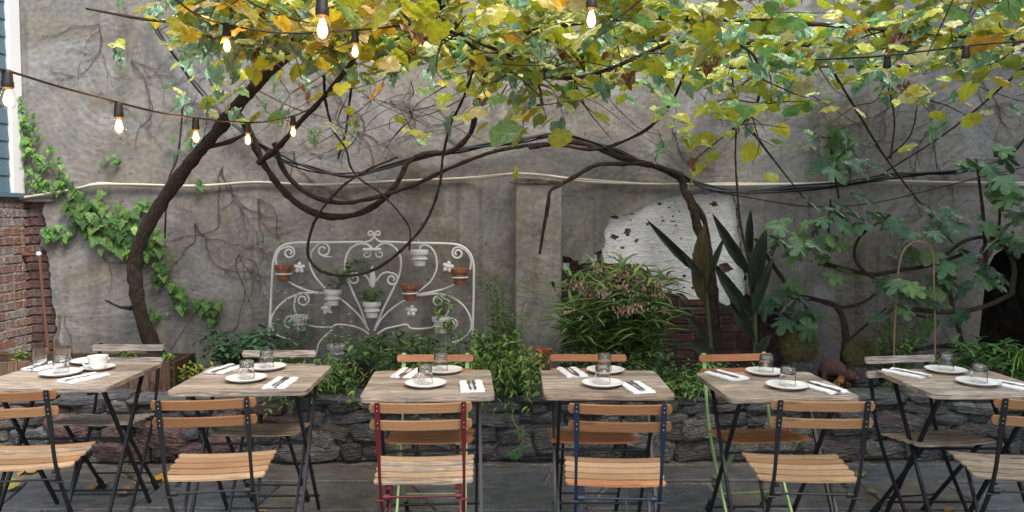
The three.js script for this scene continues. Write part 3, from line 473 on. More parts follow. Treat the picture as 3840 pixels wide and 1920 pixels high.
place(5, 1, [3668, 1441], [3673, 1431], [3808, 1452], 0.5); place(5, 0, [3546, 1395], [3549, 1386], [3399, 1403], 0.5);
{
  const T = TOP + 0.0015;
  put('dinner_plate', 'white plate half behind the coffee cup on the carafe table', 'plate', plateGeo, china, 338, 1361, T, 0, 'white plates on the tables');
  const s = put('saucer', 'white saucer under the coffee cup on the carafe table', 'saucer', saucerGeo, china, 368, 1385, T, 0), c = single('coffee_cup', 'white coffee cup on its saucer on the carafe table', 'cup', cupGeo, china); c.position.set(s.position.x, T + 0.0055, s.position.z); c.rotation.y = 0.35;
  put('glass_carafe', 'clear glass carafe with long neck among the plates', 'carafe', carafeGeo, glass, 236, 1364, T, 0);
  put('tall_glass', 'clear upright glass beside the carafe at the table edge', 'glass', tallGeo, glass, 150, 1379, T, 0);
}

// ================================================================ HEADBOARD AND POTS
const HZ = -5.6, hp = (x, y, dz = 0) => atZ(950 + x / 2.1467, 820 + y / 2.1467, HZ + dz);
const whiteIron = mat(L(0.72, 0.73, 0.74), 0.6, { map: rep(whiteTex, 3) }), whitePot = mat(L(0.7, 0.71, 0.73), 0.75, { map: rep(whiteTex, 4) }), terracotta = mat(L(0.42, 0.155, 0.085), 0.85, { map: rep(brickTex, 2) });
{
  const g = thing('iron_headboard', 'white wrought iron headboard of scrolls standing against the rendered wall', 'headboard');
  const iron = (name, pts, r, seg) => mesh(name, tube(pts.map(([x, y]) => hp(x, y)), r, r, { seg: seg ?? pts.length * 5, rad: 7 }), whiteIron, g);
  iron('frame_tube', [[112, 1150], [122, 1030], [135, 800], [150, 520], [163, 340], [195, 255], [250, 212], [330, 197], [600, 192], [880, 188]], 0.0095, 60);
  iron('frame_tube', [[1040, 186], [1300, 196], [1560, 202], [1660, 215], [1730, 262], [1768, 340], [1774, 520], [1768, 800], [1762, 1010], [1758, 1150]], 0.0095, 60);
  const scroll = (cx, cy, r0, r1, a0, turns, n = 16) => Array.from({ length: n }, (_, i) => { const t = i / (n - 1), r = r0 + (r1 - r0) * t, a = a0 + turns * Math.PI * 2 * t; return [cx + Math.cos(a) * r, cy + Math.sin(a) * r]; });
  const sc = (lead, cx, cy, r, a, turns, rr0 = 0.008, end = 0.32) => iron('scroll', [...lead, ...scroll(cx, cy, r, r * end, a, turns)], rr0, (lead.length + 16) * 4);
  sc([[820, 192], [900, 190], [950, 172], [972, 142]], 942, 122, 24, 0.4, -1.1); sc([[1110, 196], [1040, 190], [998, 172], [975, 142]], 1004, 122, 24, 2.7, 1.1);   // crest
  sc([[192, 400], [184, 320], [215, 255]], 288, 275, 52, -2.2, 1.5); sc([[1745, 410], [1752, 330], [1715, 262]], 1645, 280, 52, -0.9, -1.5);      // outer corners
  sc([[575, 560], [500, 470], [455, 370], [470, 270]], 560, 255, 64, -2.7, 1.35); sc([[1335, 585], [1430, 500], [1475, 400], [1465, 290], [1430, 235], [1380, 210]], 1380, 255, 44, -1.6, -0.55, 0.007, 0.9);
  // heart
  iron('scroll', [[915, 880], [870, 740], [800, 590], [745, 440], [742, 330], [785, 240], [850, 205], [910, 205], [950, 235], [958, 255]], 0.0085, 60);
  iron('scroll', [[980, 880], [1040, 740], [1110, 600], [1180, 440], [1188, 330], [1150, 245], [1080, 200], [1030, 205], [990, 235], [978, 255]], 0.0085, 60);
  sc([[958, 255]], 912, 285, 34, -0.6, 1.0, 0.006); sc([[978, 255]], 1018, 285, 34, 3.7, -1.0, 0.006);
  sc([[945, 540], [920, 480], [880, 445]], 815, 485, 50, -0.9, -1.35); sc([[990, 500], [1030, 450], [1080, 432]], 1115, 490, 52, -1.7, 1.4);
  iron('scroll', [[930, 900], [860, 790], [780, 710], [700, 650], [560, 605], [440, 580], [340, 540], [280, 505]], 0.008, 46); iron('scroll', [[975, 900], [1030, 810], [1110, 730], [1200, 670], [1330, 615], [1440, 590], [1540, 565], [1620, 530]], 0.008, 46);
  iron('scroll', [[570, 605], [450, 598], [330, 620], [230, 680], [165, 760], [140, 830], [160, 900], [210, 950], [290, 972], [350, 1020]], 0.008, 50); iron('scroll', [[1340, 620], [1470, 605], [1580, 625], [1680, 690], [1735, 770], [1755, 850], [1740, 910], [1680, 970], [1600, 1000]], 0.008, 50);
  sc([[345, 770], [330, 720], [335, 660]], 398, 655, 62, -2.9, 1.5); sc([[1550, 780], [1580, 720], [1570, 660]], 1490, 665, 50, -0.4, -1.35);
  sc([[930, 930], [880, 895], [800, 865], [660, 855], [640, 870], [500, 870], [420, 850]], 300, 835, 50, -0.6, -0.62, 0.007, 0.95); sc([[1000, 930], [1060, 890], [1150, 868], [1240, 855], [1260, 880], [1440, 875], [1520, 830]], 1600, 850, 48, -2.4, 1.4);
  iron('scroll', [[640, 890], [570, 950], [525, 1010], [510, 1080]], 0.007); iron('scroll', [[735, 1045], [770, 1070], [790, 1110]], 0.006);
  // cast flowers and the bud
  for (const [x, y, a] of [[370, 395, 0.3], [1567, 388, 0.1], [590, 725, 0.5], [1272, 742, 0.2], [330, 830, 0.6]]) {
    const f = mesh('cast_flower', new THREE.SphereGeometry(0.014, 10, 8).scale(1, 1, 0.7), whiteIron, g); f.position.copy(hp(x, y, 0.02)); f.rotation.z = a;
    for (let k = 0; k < 5; k++) { const t = k / 5 * 6.283; mesh('petal', new THREE.SphereGeometry(0.017, 10, 8).scale(1.15, 0.85, 0.35).rotateZ(t).translate(Math.cos(t) * 0.024, Math.sin(t) * 0.024, -0.002), whiteIron, f); }
  }
  const bud = lathe([[0, 0], [0.012, 0.012], [0.022, 0.045], [0.024, 0.075], [0.016, 0.12], [0.006, 0.155], [0, 0.165]], 20); bud.scale(1, 1, 0.5); const bp = hp(960, 560, 0.015); mesh('cast_bud', bud.translate(bp.x, bp.y, bp.z), whiteIron, g);
  const bd = hp(955, 248, 0.01); mesh('collar', rbox(0.135, 0.022, 0.03, 0.008, bd.x, bd.y, bd.z), whiteIron, g);
  const c1 = hp(600, 307, 0.01), c2 = hp(1330, 200, 0.0); mesh('collar', rbox(0.06, 0.006, 0.02, 0.002, c1.x, c1.y, c1.z), whiteIron, g); mesh('hook', tube([hp(1330, 165), hp(1333, 200), hp(1335, 225)], 0.003, 0.003), whiteIron, g);
}
const potBody = lathe([[0, 0.001], [0.039, 0], [0.041, 0.002], [0.052, 0.078], [0.0525, 0.08], [0.061, 0.081], [0.064, 0.084], [0.0655, 0.112], [0.063, 0.115], [0.058, 0.113], [0.055, 0.085], [0.047, 0.06], [0.035, 0.012], [0, 0.01]], 32);
const potSoil = lathe([[0, 0.1], [0.03, 0.099], [0.0562, 0.096]], 16), potRing = new THREE.TorusGeometry(0.0545, 0.0065, 6, 36).rotateX(Math.PI / 2).translate(0, 0.05, 0), soilMat = mat(L(0.03, 0.022, 0.018), 1);
const pots = {};
for (const [key, x, y, m, label] of [
  ['a', 246, 500, terracotta, 'terracotta pot on the headboard next to the cast flower, end nearest the tree trunk'], ['b', 1663, 528, terracotta, 'terracotta pot on the headboard next to the cast flower, end nearest the pilaster'], ['c', 1262, 655, terracotta, 'terracotta pot right above a cast flower on the white headboard'],
  ['d', 640, 698, whitePot, 'white pot holding a feathery plant on the headboard'], ['e', 955, 795, whitePot, 'white pot under the cast bud in the middle of the headboard'], ['f', 1338, 380, whitePot, 'white pot hanging from the top rail of the headboard'],
  ['g', 372, 905, whitePot, 'white pot on the lowest scroll of the headboard, tree trunk end'], ['h', 1510, 918, whitePot, 'white pot on the lowest scroll of the headboard, pilaster end'], ['i', 668, 1140, whitePot, 'white pot set lowest of all, just above the mossy boulder']]) {
  const p = hp(x, y, 0.062), g = thing('flower_pot', label, 'pot', [p.x, p.y, p.z], 0, 'pots hung on the headboard');
  mesh('body', potBody, m, g); mesh('soil', potSoil, soilMat, g); mesh('holder_ring', potRing, whiteIron, g); mesh('holder_arm', rod(V(0, 0.05, -0.055), V(0, 0.05, -0.068), 0.005), whiteIron, g);
  pots[key] = V(p.x, p.y + 0.1, p.z);
}

// ================================================================ PLANTS: leaf shapes and helpers
function leafGeo(half, { fold = 0.12, curl = 0.25, wave = 0.05, so = 0, mid = 0.36 } = {}) {   // base at the origin, tip along +z, face up
  const out = [...half, ...half.slice(1, -1).reverse().map(([x, y]) => [-x, y])], P = [], N = [], I = [];
  const y = (x, z) => fold * Math.abs(x) - curl * z * z * 0.6 - curl * 0.5 * x * x + wave * n3(x * 3 + so, z * 3, so);
  const put = (x, z) => { const e = 0.01, dx = (y(x + e, z) - y(x - e, z)) / (2 * e), dz = (y(x, z + e) - y(x, z - e)) / (2 * e), v = V(-dx, 1, -dz).normalize(); P.push(x, y(x, z), z); N.push(v.x, v.y, v.z); };
  put(0, mid); for (const [x, z] of out) put(x * 0.5, mid + (z - mid) * 0.5); for (const [x, z] of out) put(x, z);
  const n = out.length;
  for (let i = 0; i < n; i++) { const a = 1 + i, b = 1 + (i + 1) % n, c = a + n, d = b + n; I.push(0, b, a, a, b, c, b, d, c); }
  const g = new THREE.BufferGeometry(); g.setAttribute('position', new THREE.Float32BufferAttribute(P, 3)); g.setAttribute('normal', new THREE.Float32BufferAttribute(N, 3)); const U = []; for (let i = 0; i < P.length; i += 3) U.push(P[i] / 1.1 + 0.5, (P[i + 2] + 0.2) / 1.25); g.setAttribute('uv', new THREE.Float32BufferAttribute(U, 2)); g.setIndex(I);
  return g;
}
const GRAPE = [[0, 0], [0.07, -0.12], [0.22, -0.17], [0.34, -0.12], [0.43, -0.02], [0.49, 0.1], [0.47, 0.2], [0.52, 0.3], [0.5, 0.42], [0.45, 0.5], [0.44, 0.6], [0.34, 0.7], [0.25, 0.74], [0.2, 0.83], [0.09, 0.9], [0, 0.98]];
const FIG = [[0, 0], [0.14, -0.1], [0.3, -0.06], [0.42, 0.1], [0.44, 0.26], [0.24, 0.3], [0.36, 0.46], [0.45, 0.62], [0.38, 0.7], [0.24, 0.64], [0.13, 0.52], [0.17, 0.72], [0.15, 0.9], [0, 1]];
const IVY = [[0, 0], [0.12, -0.12], [0.32, -0.08], [0.48, 0.1], [0.46, 0.26], [0.3, 0.34], [0.36, 0.5], [0.22, 0.6], [0.12, 0.8], [0, 1]];
const OVAL = [[0, 0], [0.13, 0.12], [0.21, 0.35], [0.2, 0.6], [0.1, 0.86], [0, 1]], LANCE = [[0, 0], [0.055, 0.14], [0.075, 0.4], [0.05, 0.75], [0, 1]], BLADE = [[0, 0], [0.02, 0.1], [0.032, 0.4], [0.022, 0.8], [0, 1]], CANNA = [[0, 0], [0.08, 0.1], [0.16, 0.28], [0.18, 0.5], [0.14, 0.75], [0.05, 0.94], [0, 1]], FERN = [[0, 0], [0.12, 0.08], [0.05, 0.16], [0.22, 0.28], [0.07, 0.34], [0.24, 0.48], [0.07, 0.54], [0.18, 0.68], [0.05, 0.74], [0.1, 0.88], [0, 1]];
const grapeG = [0, 1, 2, 3, 4, 5].map((k) => leafGeo(GRAPE, { fold: [-0.1, 0.22, 0.1, 0.3, -0.18, 0.16][k], curl: [0.45, 0.2, 0.7, 0.3, 0.55, 0.9][k], wave: 0.09, so: k * 7.3 })), curledG = [0, 1].map((k) => leafGeo(GRAPE, { fold: 0.9, curl: 1.5, wave: 0.3, so: k * 5.1 + 2 }));
const figG = [0, 1, 2].map((k) => leafGeo(FIG, { fold: [0.1, -0.08, 0.2][k], curl: [0.4, 0.6, 0.25][k], wave: 0.06, so: k * 4.4 })), ivyG = [0, 1, 2].map((k) => leafGeo(IVY, { fold: [0.15, 0.25, 0.05][k], curl: [0.4, 0.25, 0.55][k], wave: 0.05, so: k * 3.4 }));
const ovalG = [0, 1].map((k) => leafGeo(OVAL, { fold: 0.3, curl: 0.3 + k * 0.4, so: k * 9 })), lanceG = [0, 1].map((k) => leafGeo(LANCE, { fold: 0.4, curl: 0.9 + k * 0.8, wave: 0.03, so: k * 9 })), bladeG = [leafGeo(BLADE, { fold: 0.4, curl: 0.9, wave: 0.02 })], fernG = [0, 1].map((k) => leafGeo(FERN, { fold: 0.1, curl: 0.5 + k * 0.3, so: k * 6 })), cannaG = [0, 1].map((k) => leafGeo(CANNA, { fold: 0.7, curl: 0.2 + 0.6 * k, wave: 0.04, so: k * 2 }));
const basis = (pos, dir, up, s) => { const z = dir.clone().normalize(), x = up.clone().cross(z); if (x.lengthSq() < 1e-6) x.set(1, 0, 0); x.normalize(); const y = z.clone().cross(x), m = new THREE.Matrix4().makeBasis(x, y, z); m.scale(V(s, s, s)); m.setPosition(pos); return m; };
class Foliage {                                            // many small leaves in one mesh
  constructor() { this.P = []; this.N = []; this.C = []; this.I = []; }
  add(g, m, c) {
    const p = g.attributes.position, n = g.attributes.normal, b = this.P.length / 3, v = V(), nm = new THREE.Matrix3().getNormalMatrix(m);
    for (let i = 0; i < p.count; i++) { v.fromBufferAttribute(p, i).applyMatrix4(m); this.P.push(v.x, v.y, v.z); v.fromBufferAttribute(n, i).applyMatrix3(nm).normalize(); this.N.push(v.x, v.y, v.z); this.C.push(c[0], c[1], c[2]); }
    for (const i of g.index.array) this.I.push(i + b);
  }
  build(name, parent, mt) { const g = new THREE.BufferGeometry(); g.setAttribute('position', new THREE.Float32BufferAttribute(this.P, 3)); g.setAttribute('normal', new THREE.Float32BufferAttribute(this.N, 3)); g.setAttribute('color', new THREE.Float32BufferAttribute(this.C, 3)); g.setIndex(this.I); const m = mesh(name, g, mt ?? foliageMat, parent); m.userData.kind = 'stuff'; return m; }
}
const foliageMat = new THREE.MeshPhysicalMaterial({ vertexColors: true, roughness: 0.8, side: THREE.DoubleSide, ior: 1.4, clearcoat: 0.3, clearcoatRoughness: 0.45 });
const vary = (c, a = 0.25) => { const k = 1 + rr(-a, a), h = rr(-a, a) * 0.4; return [c[0] * k * (1 + h), c[1] * k, c[2] * k * (1 - h)]; };
// A leafy clump: stems from a base, leaves along them.
function clump(name, label, cat, base, o) {
  const { stems = 20, h = 0.4, spread = 0.25, lean = [0, 0, 0], droop = 0.3, leaves = 12, geo = ovalG, size = [0.03, 0.05], colours, r = 0.002, foot = 0.06, start = 0.15, group, whorl = 1, stemMat = greenStem, flower, up = 0.35 } = o;
  const g = thing(name, label, cat, [base.x, base.y, base.z], 0, group), fo = new Foliage(), st = [];
  for (let s = 0; s < stems; s++) {
    const a = R() * 6.283, sp = spread * Math.sqrt(R()), hh = h * rr(0.55, 1.05), fx = Math.cos(a) * foot * R(), fz = Math.sin(a) * foot * R();
    const tip = V(Math.cos(a) * sp + lean[0], hh, Math.sin(a) * sp * 0.8 + lean[2]), m1 = V(fx + (tip.x - fx) * 0.3, hh * 0.45, fz + (tip.z - fz) * 0.3), m2 = V(fx + (tip.x - fx) * 0.68, hh * 0.85, fz + (tip.z - fz) * 0.68);
    tip.y -= droop * hh * rr(0.3, 1.2) + (lean[1] ?? 0) * rr(0.5, 1);
    const c = new THREE.CatmullRomCurve3([V(fx, -0.03, fz), m1, m2, tip]); st.push(tube(c.getPoints(5), r, r * 0.4, { seg: 7, rad: 4 }));
    for (let k = 0; k < leaves; k++) for (let w = 0; w < whorl; w++) {
      const t = start + (1 - start) * (k + R()) / leaves, p = c.getPoint(Math.min(1, t)), tn = c.getTangent(Math.min(1, t)), b = k * 2.4 + w * 6.283 / whorl + R(), side = V(Math.cos(b), up + rr(-0.35, 0.3), Math.sin(b)).addScaledVector(tn, 0.5);
      fo.add(pick(geo), basis(p, side, V(rr(-0.3, 0.3), 1, rr(-0.3, 0.3)), rr(...size) * (1.1 - 0.4 * t)), vary(pick(colours)));
    }
    if (flower && R() < flower.share) for (let k = 0; k < 6; k++) { const b = k * 1.05; fo.add(ovalG[0], basis(c.getPoint(1), V(Math.cos(b), 0.3, Math.sin(b)), V(0, 1, 0), flower.size), flower.colour); }
  }
  mesh('stems', merge(st), stemMat, g).userData.kind = 'stuff'; fo.build('foliage', g);
  return g;
}
const bed = (px, py, z) => { const p = atZ(px * K, py * K, z); return V(p.x, 0.36, z); };
const GREEN = [[0.07, 0.17, 0.04], [0.09, 0.2, 0.05], [0.055, 0.14, 0.045]], LIME = [[0.18, 0.31, 0.045], [0.14, 0.27, 0.05]], DEEP = [[0.045, 0.13, 0.055], [0.06, 0.16, 0.07], [0.08, 0.19, 0.09]], MID = [[0.09, 0.2, 0.045], [0.13, 0.24, 0.06], [0.07, 0.16, 0.045], [0.15, 0.25, 0.07]];

// ================================================================ GRAPE VINE
const canopyLeaves = [];
{
  const g = thing('grape_vine', 'old leaning grape vine with yellowing leaves spread over the yard', 'vine');
  const pathD = (list) => list.map(([x, y, z]) => dZ(x, y, z));
  const branch = (list, r0, r1, o = {}) => mesh(o.name ?? 'branch', tube(pathD(list), r0, r1, { seg: list.length * 7, rad: o.rad ?? 9, rough: o.rough ?? 0.22 }), o.mat ?? bark, g);
  branch([[400, 905, -5.45], [385, 870, -5.45], [358, 800, -5.42], [342, 720, -5.4], [338, 670, -5.4], [352, 610, -5.38], [385, 545, -5.36], [430, 475, -5.33], [490, 395, -5.28], [550, 325, -5.2], [605, 258, -5.1], [655, 200, -4.95], [705, 150, -4.8], [750, 105, -4.65]], (t) => 0.047 - 0.011 * t + 0.02 * Math.max(0, 0.06 - t) * 16, 0, { name: 'trunk', rad: 16, rough: 0.17 });
  branch([[590, 275, -5.12], [625, 330, -5.3], [655, 395, -5.42], [700, 465, -5.46], [760, 520, -5.48], [830, 545, -5.5], [900, 538, -5.5], [960, 505, -5.5], [1005, 450, -5.5], [1025, 410, -5.52], [1070, 388, -5.54], [1130, 382, -5.55], [1180, 340, -5.52], [1200, 270, -5.4], [1215, 210, -5.2], [1228, 145, -4.8]], 0.026, 0.014, { rad: 10 });
  branch([[690, 360, -5.3], [715, 430, -5.4], [770, 485, -5.44], [850, 510, -5.45], [930, 500, -5.45], [1030, 470, -5.46], [1150, 415, -5.48], [1250, 380, -5.5], [1380, 362, -5.52], [1500, 375, -5.5], [1620, 330, -5.4], [1680, 270, -5.2], [1725, 180, -4.75]], 0.017, 0.009);
  branch([[512, 372, -5.27], [545, 365, -5.25], [580, 355, -5.26], [620, 335, -5.28]], 0.018, 0.012);
  branch([[650, 410, -5.42], [700, 370, -5.35], [760, 300, -5.2], [800, 260, -5.1], [840, 215, -4.9], [905, 130, -4.55]], 0.022, 0.014);
  branch([[790, 560, -5.42], [778, 600, -5.42], [776, 645, -5.42], [800, 678, -5.4], [850, 693, -5.38], [905, 690, -5.38], [960, 668, -5.38], [1020, 620, -5.38], [1070, 560, -5.4], [1105, 470, -5.42], [1115, 390, -5.44], [1135, 310, -5.35], [1160, 260, -5.2], [1195, 165, -4.8]], 0.011, 0.009, { rad: 7 });
  branch([[790, 560, -5.42], [815, 520, -5.4], [860, 470, -5.42], [920, 430, -5.45], [1000, 395, -5.5]], 0.01, 0.008, { rad: 7 });
  branch([[815, 190, -4.9], [820, 260, -5.2], [840, 330, -5.3], [870, 375, -5.35], [882, 420, -5.4], [905, 450, -5.4], [950, 480, -5.38], [1000, 530, -5.36], [1030, 575, -5.36], [1030, 630, -5.38]], 0.009, 0.006, { rad: 7 });
  branch([[460, 250, -5.6], [455, 330, -5.6], [445, 400, -5.6], [425, 450, -5.55], [418, 520, -5.55], [415, 600, -5.6]], 0.008, 0.006, { rad: 7 });
  branch([[330, 775, -5.5], [300, 772, -5.6], [265, 755, -5.66]], 0.016, 0.006);
  branch([[895, 160, -5.0], [880, 250, -5.5], [870, 330, -5.5], [850, 400, -5.5]], 0.01, 0.007, { rad: 7 });
  for (const [p, a, b] of [[[[1330, 372, -5.5], [1450, 358, -5.55], [1560, 395, -5.5], [1650, 420, -5.5], [1710, 445, -5.5], [1722, 480, -5.48], [1745, 530, -5.45], [1760, 590, -5.42], [1775, 660, -5.4], [1790, 760, -5.4], [1795, 880, -5.4]], 0.016, 0.034], [[[1710, 445, -5.55], [1740, 500, -5.5], [1770, 550, -5.5], [1785, 640, -5.48], [1800, 740, -5.45], [1810, 880, -5.45]], 0.018, 0.024], [[[1715, 440, -5.45], [1640, 415, -5.42], [1560, 412, -5.42], [1500, 415, -5.44], [1460, 435, -5.45], [1410, 465, -5.45], [1385, 480, -5.42], [1378, 520, -5.4], [1365, 590, -5.4], [1358, 640, -5.4]], 0.02, 0.01], [[[1840, 180, -5.2], [1852, 300, -5.5], [1850, 400, -5.6], [1855, 480, -5.6], [1862, 560, -5.58], [1880, 640, -5.56], [1900, 720, -5.55], [1910, 880, -5.5]], 0.005, 0.011]]) branch(p, a, b);
  for (let k = 0; k < 34; k++) {                            // thin tangled vines between the boughs and the leaves
    const x0 = k < 24 ? rr(620, 1350) : rr(1350, 2500), y0 = rr(170, 250), n = 6, l = []; let x = x0, y = y0, dx = rr(-45, 45);
    for (let i = 0; i < n; i++) { l.push([x, y, rr(-5.62, -5.35)]); dx += rr(-40, 40); x += dx; y += rr(12, 48); }
    branch(l, rr(0.003, 0.0065), 0.002, { rad: 5, mat: twigMat });
  }
  // long bare canes in front of the wall at the fig
  for (const p of [[[2090, 170, -5], [2150, 270, -5.2], [2230, 400, -5.4], [2330, 530, -5.5], [2420, 640, -5.5]], [[1885, 320, -5.1], [1960, 420, -5.4], [2040, 520, -5.5]], [[2576, 170, -5], [2400, 320, -5.5], [2200, 450, -5.6]], [[2240, 400, -5.6], [2250, 300, -5.62], [2235, 220, -5.6]], [[2230, 400, -5.62], [2290, 340, -5.64], [2310, 250, -5.6]]]) branch(p, 0.008, 0.0045, { rad: 6 });
  // canes lying on the wires overhead
  const canes = [], cane = (pts, r0, r1) => { const c = new THREE.CatmullRomCurve3(pts.map((p) => V(...p))); canes.push(c); mesh('cane', tube(c.getPoints(10), r0, r1, { seg: 26, rad: 6, rough: 0.15 }), bark, g); };
  const top = dZ(750, 105, -4.65);
  cane([[top.x, top.y, top.z], [-0.9, 2.52, -4.4], [-0.1, 2.48, -4.3], [0.9, 2.5, -4.4], [2, 2.48, -4.5], [3.2, 2.5, -4.6]], 0.026, 0.009);
  cane([[top.x, top.y, top.z], [-1.2, 2.5, -4], [-0.6, 2.47, -3.5], [0.2, 2.46, -3.2], [1.2, 2.5, -3.2], [2.2, 2.5, -3.5]], 0.022, 0.008);
  cane([[top.x, top.y, top.z], [-1.35, 2.5, -3.9], [-1.15, 2.45, -3.2], [-0.8, 2.43, -2.7], [-0.2, 2.42, -2.5]], 0.018, 0.007);
  cane([[-0.9, 2.52, -4.4], [-0.2, 2.5, -4.9], [0.8, 2.46, -5.1], [1.8, 2.5, -5.2], [3, 2.52, -5.3]], 0.016, 0.006);
  cane([[-0.1, 2.48, -4.3], [0.5, 2.46, -3.8], [1.4, 2.44, -3.8], [2.3, 2.42, -4], [3.1, 2.44, -4.2]], 0.014, 0.006);
  cane([[0.2, 2.46, -3.2], [0.7, 2.44, -2.9], [1.5, 2.46, -2.8], [2.2, 2.45, -3]], 0.012, 0.006);
  cane([[-1.2, 2.5, -4], [-1.7, 2.45, -3.8], [-1.9, 2.43, -3.5]], 0.012, 0.005);
  cane([[0.9, 2.5, -4.4], [1.3, 2.42, -4.3], [1.35, 2.2, -4.25], [1.3, 2.05, -4.25], [1.2, 1.98, -4.25]], 0.011, 0.005);
  cane([[-0.6, 2.47, -3.5], [-0.3, 2.38, -3.7], [0.1, 2.22, -3.85], [0.15, 2.05, -3.8]], 0.011, 0.005);
  cane([[-0.35, 2.46, -3.3], [-0.1, 2.3, -4], [0.35, 2.25, -4.2], [0.9, 2.45, -4.1]], 0.014, 0.01);
  // leaves: along the canes, thin gaps left between them, and hanging sprays
  const put = (p, s, hang = 0.25) => canopyLeaves.push({ p, s, hang });
  canes.forEach((c, i) => { const len = c.getLength(), n = Math.round(len * [205, 200, 170, 155, 170, 135, 60, 30, 30, 60][i]); for (let k = 0; k < n; k++) { const q = c.getPoint(R()), off = V(gauss() * 0.24, gauss() * 0.075 - 0.01, gauss() * 0.24); q.add(off); if (n2(q.x * 1.3, q.z * 1.3) > 0.45 - 0.34 * sm(0.3, 1.6, q.x)) continue; const pj = project(q); if (pj[0] < 620 && pj[1] > 90) continue; if (pj[0] < 480) continue; put(q, rr(0.06, 0.112)); } });
  for (const [x, y, z, n, s] of [[520, 205, -5, 12, 0.16], [570, 165, -4.9, 16, 0.18], [640, 215, -4.95, 9, 0.15], [520, 270, -5.05, 6, 0.11], [690, 130, -4.6, 22, 0.25], [740, 268, -5.1, 3, 0.08], [862, 288, -5.2, 3, 0.07], [892, 218, -4.5, 3, 0.06], [960, 175, -4.2, 12, 0.22], [1100, 190, -4, 14, 0.24], [1180, 215, -4, 6, 0.14], [1270, 270, -3.75, 5, 0.1], [1350, 255, -3.9, 8, 0.14], [1420, 215, -4, 8, 0.16], [1780, 320, -4.3, 7, 0.13], [1830, 285, -4.3, 15, 0.2], [1870, 205, -4.2, 22, 0.25], [1800, 170, -4, 18, 0.25], [1940, 235, -4.4, 8, 0.16], [1755, 365, -4.3, 4, 0.08], [1690, 248, -4.4, 4, 0.1], [2360, 255, -4, 5, 0.1], [2470, 205, -4, 7, 0.14], [2290, 185, -4.3, 14, 0.22], [2100, 200, -4.5, 7, 0.2], [2540, 150, -4, 7, 0.15], [305, 125, -5.2, 3, 0.06], [870, 355, -5.4, 2, 0.06], [1020, 330, -5.5, 4, 0.1], [470, 340, -5.3, 3, 0.08]]) for (let k = 0; k < n; k++) put(dZ(x, y, z).add(V(gauss() * s * 0.8, gauss() * s * 0.7, gauss() * s)), rr(0.06, 0.108), 0.6);
  for (const [x, y, z, s] of [[1289, 318, -3.6, 0.15], [1415, 328, -3.8, 0.12], [794, 335, -4.9, 0.1], [1744, 450, -5.3, 0.1], [1300, 425, -5.3, 0.09], [1740, 340, -4.2, 0.11]]) put(dZ(x, y, z), s, 1.1);
  for (const [x, y, z, s] of [[1490, 75, -2.9, 0.17], [1600, 60, -2.9, 0.18], [1770, 60, -2.8, 0.19], [1790, 110, -2.8, 0.17], [1730, 100, -2.9, 0.16], [1640, 150, -3.1, 0.15], [1000, 20, -2.6, 0.17], [1110, 55, -2.8, 0.16], [590, 20, -2.9, 0.17], [380, 10, -2.8, 0.15], [430, 45, -3, 0.15], [1250, 15, -2.7, 0.16], [2480, 40, -2.9, 0.15], [2300, 40, -3, 0.14], [2100, 20, -3, 0.14]]) put(dZ(x, y, z), s * 0.72, 0.75);
  const V1 = [[[0.46, 0.5, 0.025], 38], [[0.56, 0.55, 0.04], 18], [[0.25, 0.45, 0.27], 20], [[0.2, 0.42, 0.12], 18], [[0.62, 0.5, 0.035], 7], [[0.65, 0.36, 0.03], 3], [[0.66, 0.6, 0.28], 8], [[0.25, 0.1, 0.035], 2.5], [[0.3, 0.38, 0.05], 10]].map(([c, w]) => ({ c, w, m: leafMat(...c, 0.5, c[2] > 0.1 ? 0.9 : 0.4) })), total = V1.reduce((a, b) => a + b.w, 0);
  const choose = () => { let k = R() * total; for (const v of V1) { k -= v.w; if (k < 0) return v; } return V1[0]; };
  for (const l of canopyLeaves) {
    const pj = project(l.p); l.size = pj[0] > -60 && pj[0] < 3900 && pj[1] > -60 && pj[1] < 1300 ? l.s / pj[2] : 0;
    const a = R() * 6.283, right = sm(1900, 2700, pj[0]);
    const dir = V(Math.cos(a), -l.hang * 0.7 - R() * 0.3 * (1 - right * 0.6) + 0.14, Math.sin(a) * 0.8 + 0.25), up = V(gauss() * 0.28, 1, 0.15 - right * 0.1 + gauss() * 0.45);
    l.v = R() < 0.35 * (1 - sm(900, 1200, pj[0])) ? V1[2] : choose(); if (l.v.c[0] === 0.25) { l.geo = pick(curledG); l.s = Math.min(l.s, 0.09); if (pj[2] < 3.3) { l.v = V1[0]; l.geo = grapeG[0]; } } else l.geo = pick(grapeG); l.m = basis(l.p, dir, up, l.s);
  }
  canopyLeaves.sort((a, b) => b.size - a.size);
  const rest = new Foliage(), stalks = [];
  canopyLeaves.forEach((l, i) => {
    if (i < 300) { const m = mesh('leaf', l.geo, l.v.m, g); m.applyMatrix4(l.m); } else rest.add(l.geo, l.m, vary(l.v.c, 0.15));
    if (i < 700 && i % 2 === 0) { const e = l.p.clone().add(V(rr(-0.08, 0.08), rr(0.02, 0.1), rr(-0.08, 0.08))); stalks.push(tube([l.p, l.p.clone().lerp(e, 0.5).add(V(0, 0.012, 0)), e], 0.0018, 0.0022, { seg: 3, rad: 4 })); }
  });
  rest.build('foliage', g, new THREE.MeshPhysicalMaterial({ vertexColors: true, roughness: 1, transmission: 0.45, thickness: 0, side: THREE.DoubleSide, ior: 1.4, clearcoat: 0.5, clearcoatRoughness: 0.45 }));
